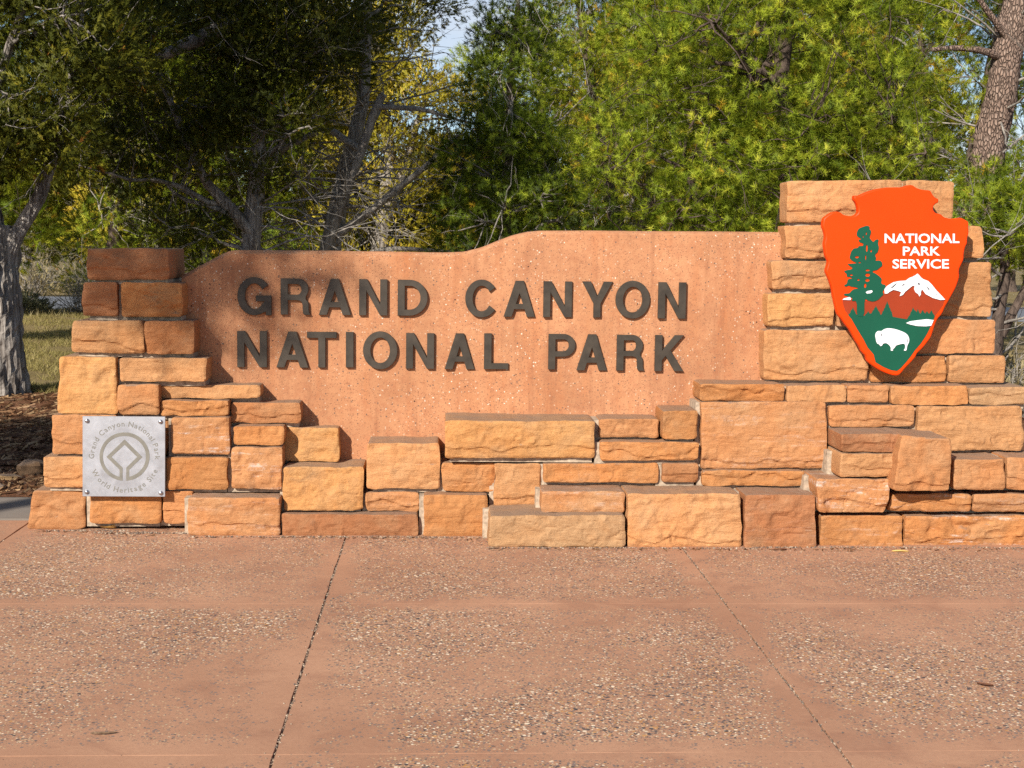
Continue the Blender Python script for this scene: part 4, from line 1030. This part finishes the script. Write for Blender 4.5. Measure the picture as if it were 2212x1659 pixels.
V = np.stack([B - dl - dw, B + dl - dw, B + dl + dw, B - dl + dw], 1).reshape(-1, 4 * 3).reshape(-1, 3)
tag(obj('leaf_litter', V, np.arange(4 * n).reshape(-1, 4), M['litter'], attr=np.repeat(rg.random(n) ** 1.4, 4)), kind='stuff')
# small gravel: in the long joints, along the foot of the wall, in the gap under the plaque
TET = np.array([(1, 0, -.5), (-.6, .9, -.5), (-.5, -.9, -.5), (.1, 0, .75), (.8, .7, .1), (-.9, 0, .2)], float)
TF = np.array([(3, 4, 1), (3, 1, 5), (3, 5, 2), (3, 2, 0), (3, 0, 4), (0, 2, 1), (4, 0, 1), (5, 1, 2)])
def pebbles(name, P, S):
    n = len(P); V = P[:, None] + (TET[None] + rg.normal(0, .18, (n, 6, 3))) * (S[:, None] * rg.uniform(.6, 1.25, (n, 3)))[:, None, :]
    F = (TF[None] + 6 * np.arange(n)[:, None, None]).reshape(-1, 3)
    return tag(obj(name, V.reshape(-1, 3), F, M['gravel'], attr=np.repeat(rg.random(n), 6)), kind='stuff')
P = []; S = []
for xj in xbs[3:8]:
    n = 700; y = rg.uniform(2.2, 7.4, n); P.append(np.stack([xj + rg.normal(0, .0045, n), y, rg.uniform(-.006, .0, n)], 1)); S.append(rg.uniform(.0022, .0055, n))
    n = 70; y = rg.uniform(4.2, 7.3, n); P.append(np.stack([xj + rg.normal(0, .02, n), y, np.full(n, .002)], 1)); S.append(rg.uniform(.002, .0045, n))
for (x0, x1, y0, n) in ((-2.2, -1.75, 7.645, 120), (-1.95, -1.36, 7.585, 190), (-1.4, .25, 7.495, 210), (.25, 1.7, 7.235, 220), (1.7, 3.5, 7.26, 280)):
    P.append(np.stack([rg.uniform(x0, x1, n), y0 - np.abs(rg.normal(0, .014, n)), np.full(n, .003)], 1)); S.append(rg.uniform(.002, .007, n) * (1.25 if n == 190 else 1))
n = 240; P.append(np.stack([rg.uniform(-2.4, 3.4, n), rg.uniform(3.5, 7.2, n), np.full(n, .0015)], 1)); S.append(rg.uniform(.0015, .004, n))
pebbles('gravel', np.concatenate(P), np.concatenate(S))

def rock(x, y, rx, ry, rz, label, col, seed, sink=.3):
    u = np.linspace(0, 2 * math.pi, 22, endpoint=False); v = np.linspace(0, math.pi, 13)
    U, Vv = np.meshgrid(u, v); D = np.stack([np.cos(U) * np.sin(Vv), np.sin(U) * np.sin(Vv), np.cos(Vv)], -1)
    f = 1 + .22 * fbm(D[..., 0] * 1.6 + seed, D[..., 1] * 1.6, D[..., 2] * 1.6, 95, 3)
    D = np.sign(D) * np.abs(D) ** .75
    W = D * f[..., None] * np.array([rx, ry, rz]) + np.array([x, y, rz * (1 - sink)])
    i, j = np.meshgrid(np.arange(22), np.arange(12)); a = (j * 22 + i).ravel(); b = (j * 22 + (i + 1) % 22).ravel()
    o = obj('rock', W.reshape(-1, 3), np.stack([a, a + 22, b + 22, b], 1), M['stone'], smooth=False, sharp=30)
    o.color = (*col, 1); o['salt'] = 0.0
    return tag(o, label, 'rock')
rock(-2.84, 9.55, .095, .08, .055, 'brown rounded rock half hidden behind the left end of the wall', (.20, .13, .08), 1)
rock(-2.92, 9.25, .085, .05, .022, 'low flat pale yellow rock lying on dark soil left of the wall', (.46, .33, .18), 2, .1)
rock(-2.88, 8.9, .05, .04, .022, 'small pale grey rock at the left edge beside the grey path', (.36, .30, .24), 3, .1)

def shrub(label, x, y, r, h, mat, seed, n=420, woody=26, group=None, bare=False):
    q = np.random.default_rng(seed)
    t = root('shrub', label, 'shrub', (x, y, 0), group)
    st = MB()
    for _ in range(woody):
        ph = q.uniform(0, 6.283); d = np.array([math.cos(ph) * q.uniform(.2, 1.0), math.sin(ph) * q.uniform(.2, 1.0), q.uniform(.5, 1.2)])
        twigs(st, np.array([x, y, -.02]) + .06 * q.standard_normal(3) * np.array([1, 1, 0]), d, math.hypot(r, h) * q.uniform(.5, .95), .010, 2, q)
    st.build('stems', M['dead_wood'], t)
    if not bare:
        v = q.standard_normal((n, 3)); v /= np.linalg.norm(v, axis=1)[:, None]; v[:, 2] = np.abs(v[:, 2])
        c = v * (q.uniform(.25, 1, n) ** .5)[:, None] * np.array([r, r, h]); c += .12 * r * q.standard_normal((n, 3)); c[:, 2] = np.abs(c[:, 2]) + .03
        V, F, A, N = foliage(c + np.array([x, y, 0]), v + np.array([0, 0, .5]), q.uniform(1.2, 2.2, n), np.clip(.5 + q.normal(0, .2, n), 0, 1), 'juniper', q, v + np.array([0, 0, .2]))
        obj('foliage', V, F, mat, t, attr=A)
    return t
shrub('pale sagebrush at the road edge just right of the old trunk', -9.0, 29.6, .6, .26, M['sage'], 401)
shrub('bare grey twiggy bush at the road edge beside the stone pier', -7.8, 29.8, .5, .6, M['sage'], 402, bare=True, woody=40)
shrub('dry yellow bush on the far verge of the road behind the trunk', -11.2, 38.4, .9, .8, M['dry'], 403)
shrub('dark green bush on the far verge of the road beside the pier', -9.6, 38.6, 1.1, 1.7, M['juniper'], 404, n=900)
shrub('bare twiggy grey bush on the far verge of the road', -10.4, 39.6, 1.0, .8, M['sage'], 405, bare=True, woody=12)
shrub('green bush beyond the road left of the pier', -8.6, 41.0, 1.5, 2.3, M['juniper'], 406, n=1100)
shrub('dry orange brown brush pile at the right edge behind the tower', 5.75, 13.2, .45, .5, M['dry'], 407, n=160, woody=44)
shrub('dry weeds around the dark stem right of the tower', 5.3, 13.9, .4, .3, M['dry'], 408, n=160)

def small_stick(name, label, cat, x, y, L, r, ang, mat, bend=.15):
    b = MB(); t = np.linspace(-1, 1, 8)
    Pn = np.stack([x + np.cos(ang) * L / 2 * t - np.sin(ang) * bend * L * t * t, y + np.sin(ang) * L / 2 * t + np.cos(ang) * bend * L * t * t, r + .004 * (1 - t * t)], 1)
    b.tube(Pn, r * np.array([.5, .9, 1, 1.1, 1, .95, .8, .4]), 6)
    return tag(b.build(name, mat, smooth=True), label, cat)
def leaf_curl(name, label, x, y, L, W, ang, mat, curl=.35):
    u, v = np.meshgrid(np.linspace(-1, 1, 9), np.linspace(-1, 1, 5))
    w_ = W * (1 - np.abs(u) ** 2.2) ** .6
    a = u * L; b2 = v * w_; z = .004 + curl * W * (v * v) + .25 * curl * L * u * u
    V = np.stack([x + a * math.cos(ang) - b2 * math.sin(ang), y + a * math.sin(ang) + b2 * math.cos(ang), z], -1).reshape(-1, 3)
    Vb = V - np.array([0, 0, .0016])
    F = grid_faces(9, 5)
    o = obj(name, np.concatenate([V, Vb]), np.concatenate([F, F[:, ::-1] + 45]), mat, smooth=True)
    return tag(o, label, 'leaf')
def gp(x, y):
    d = RW.T @ np.array([(x - 1106) / FD, (829.5 - y) / FD, -1.0]); t = -CAM[2] / d[2]; return CAM + d * t
M['twig'] = m_plain('brown_twig', (.17, .11, .07), .9, .1, var=.4, scale=60)
M['yellow_leaf'] = m_plain('yellow_dry_leaf', (.62, .40, .13), .7, .2, var=.2, scale=40)
M['brown_leaf'] = m_plain('brown_dry_leaf', (.16, .07, .04), .7, .2, var=.3, scale=40)
g = gp(224, 1588); small_stick('twig', 'short curved brown twig lying on the pavement at the lower left', 'twig', g[0], g[1], .085, .004, .1, M['twig'])
g = gp(1690, 1187); leaf_curl('dead_leaf', 'curled brown leaf at the foot of the reddish block in the right half', g[0], g[1] - .02, .022, .014, .6, M['brown_leaf'])
g = gp(2128, 1482); leaf_curl('dead_leaf', 'dark reddish brown leaf on the pavement near the right edge', g[0], g[1], .03, .012, -.5, M['brown_leaf'])
g = gp(232, 1142); leaf_curl('dead_leaf', 'yellow curled dry leaf in the gravel under the metal plaque', g[0], g[1], .055, .03, -.25, M['yellow_leaf'], .6)
g = gp(1942, 1191); small_stick('splinter', 'pale wood splinter at the foot of the wall on the right', 'splinter', g[0], g[1] - .02, .09, .005, -.08, M['yellow_leaf'], .03)
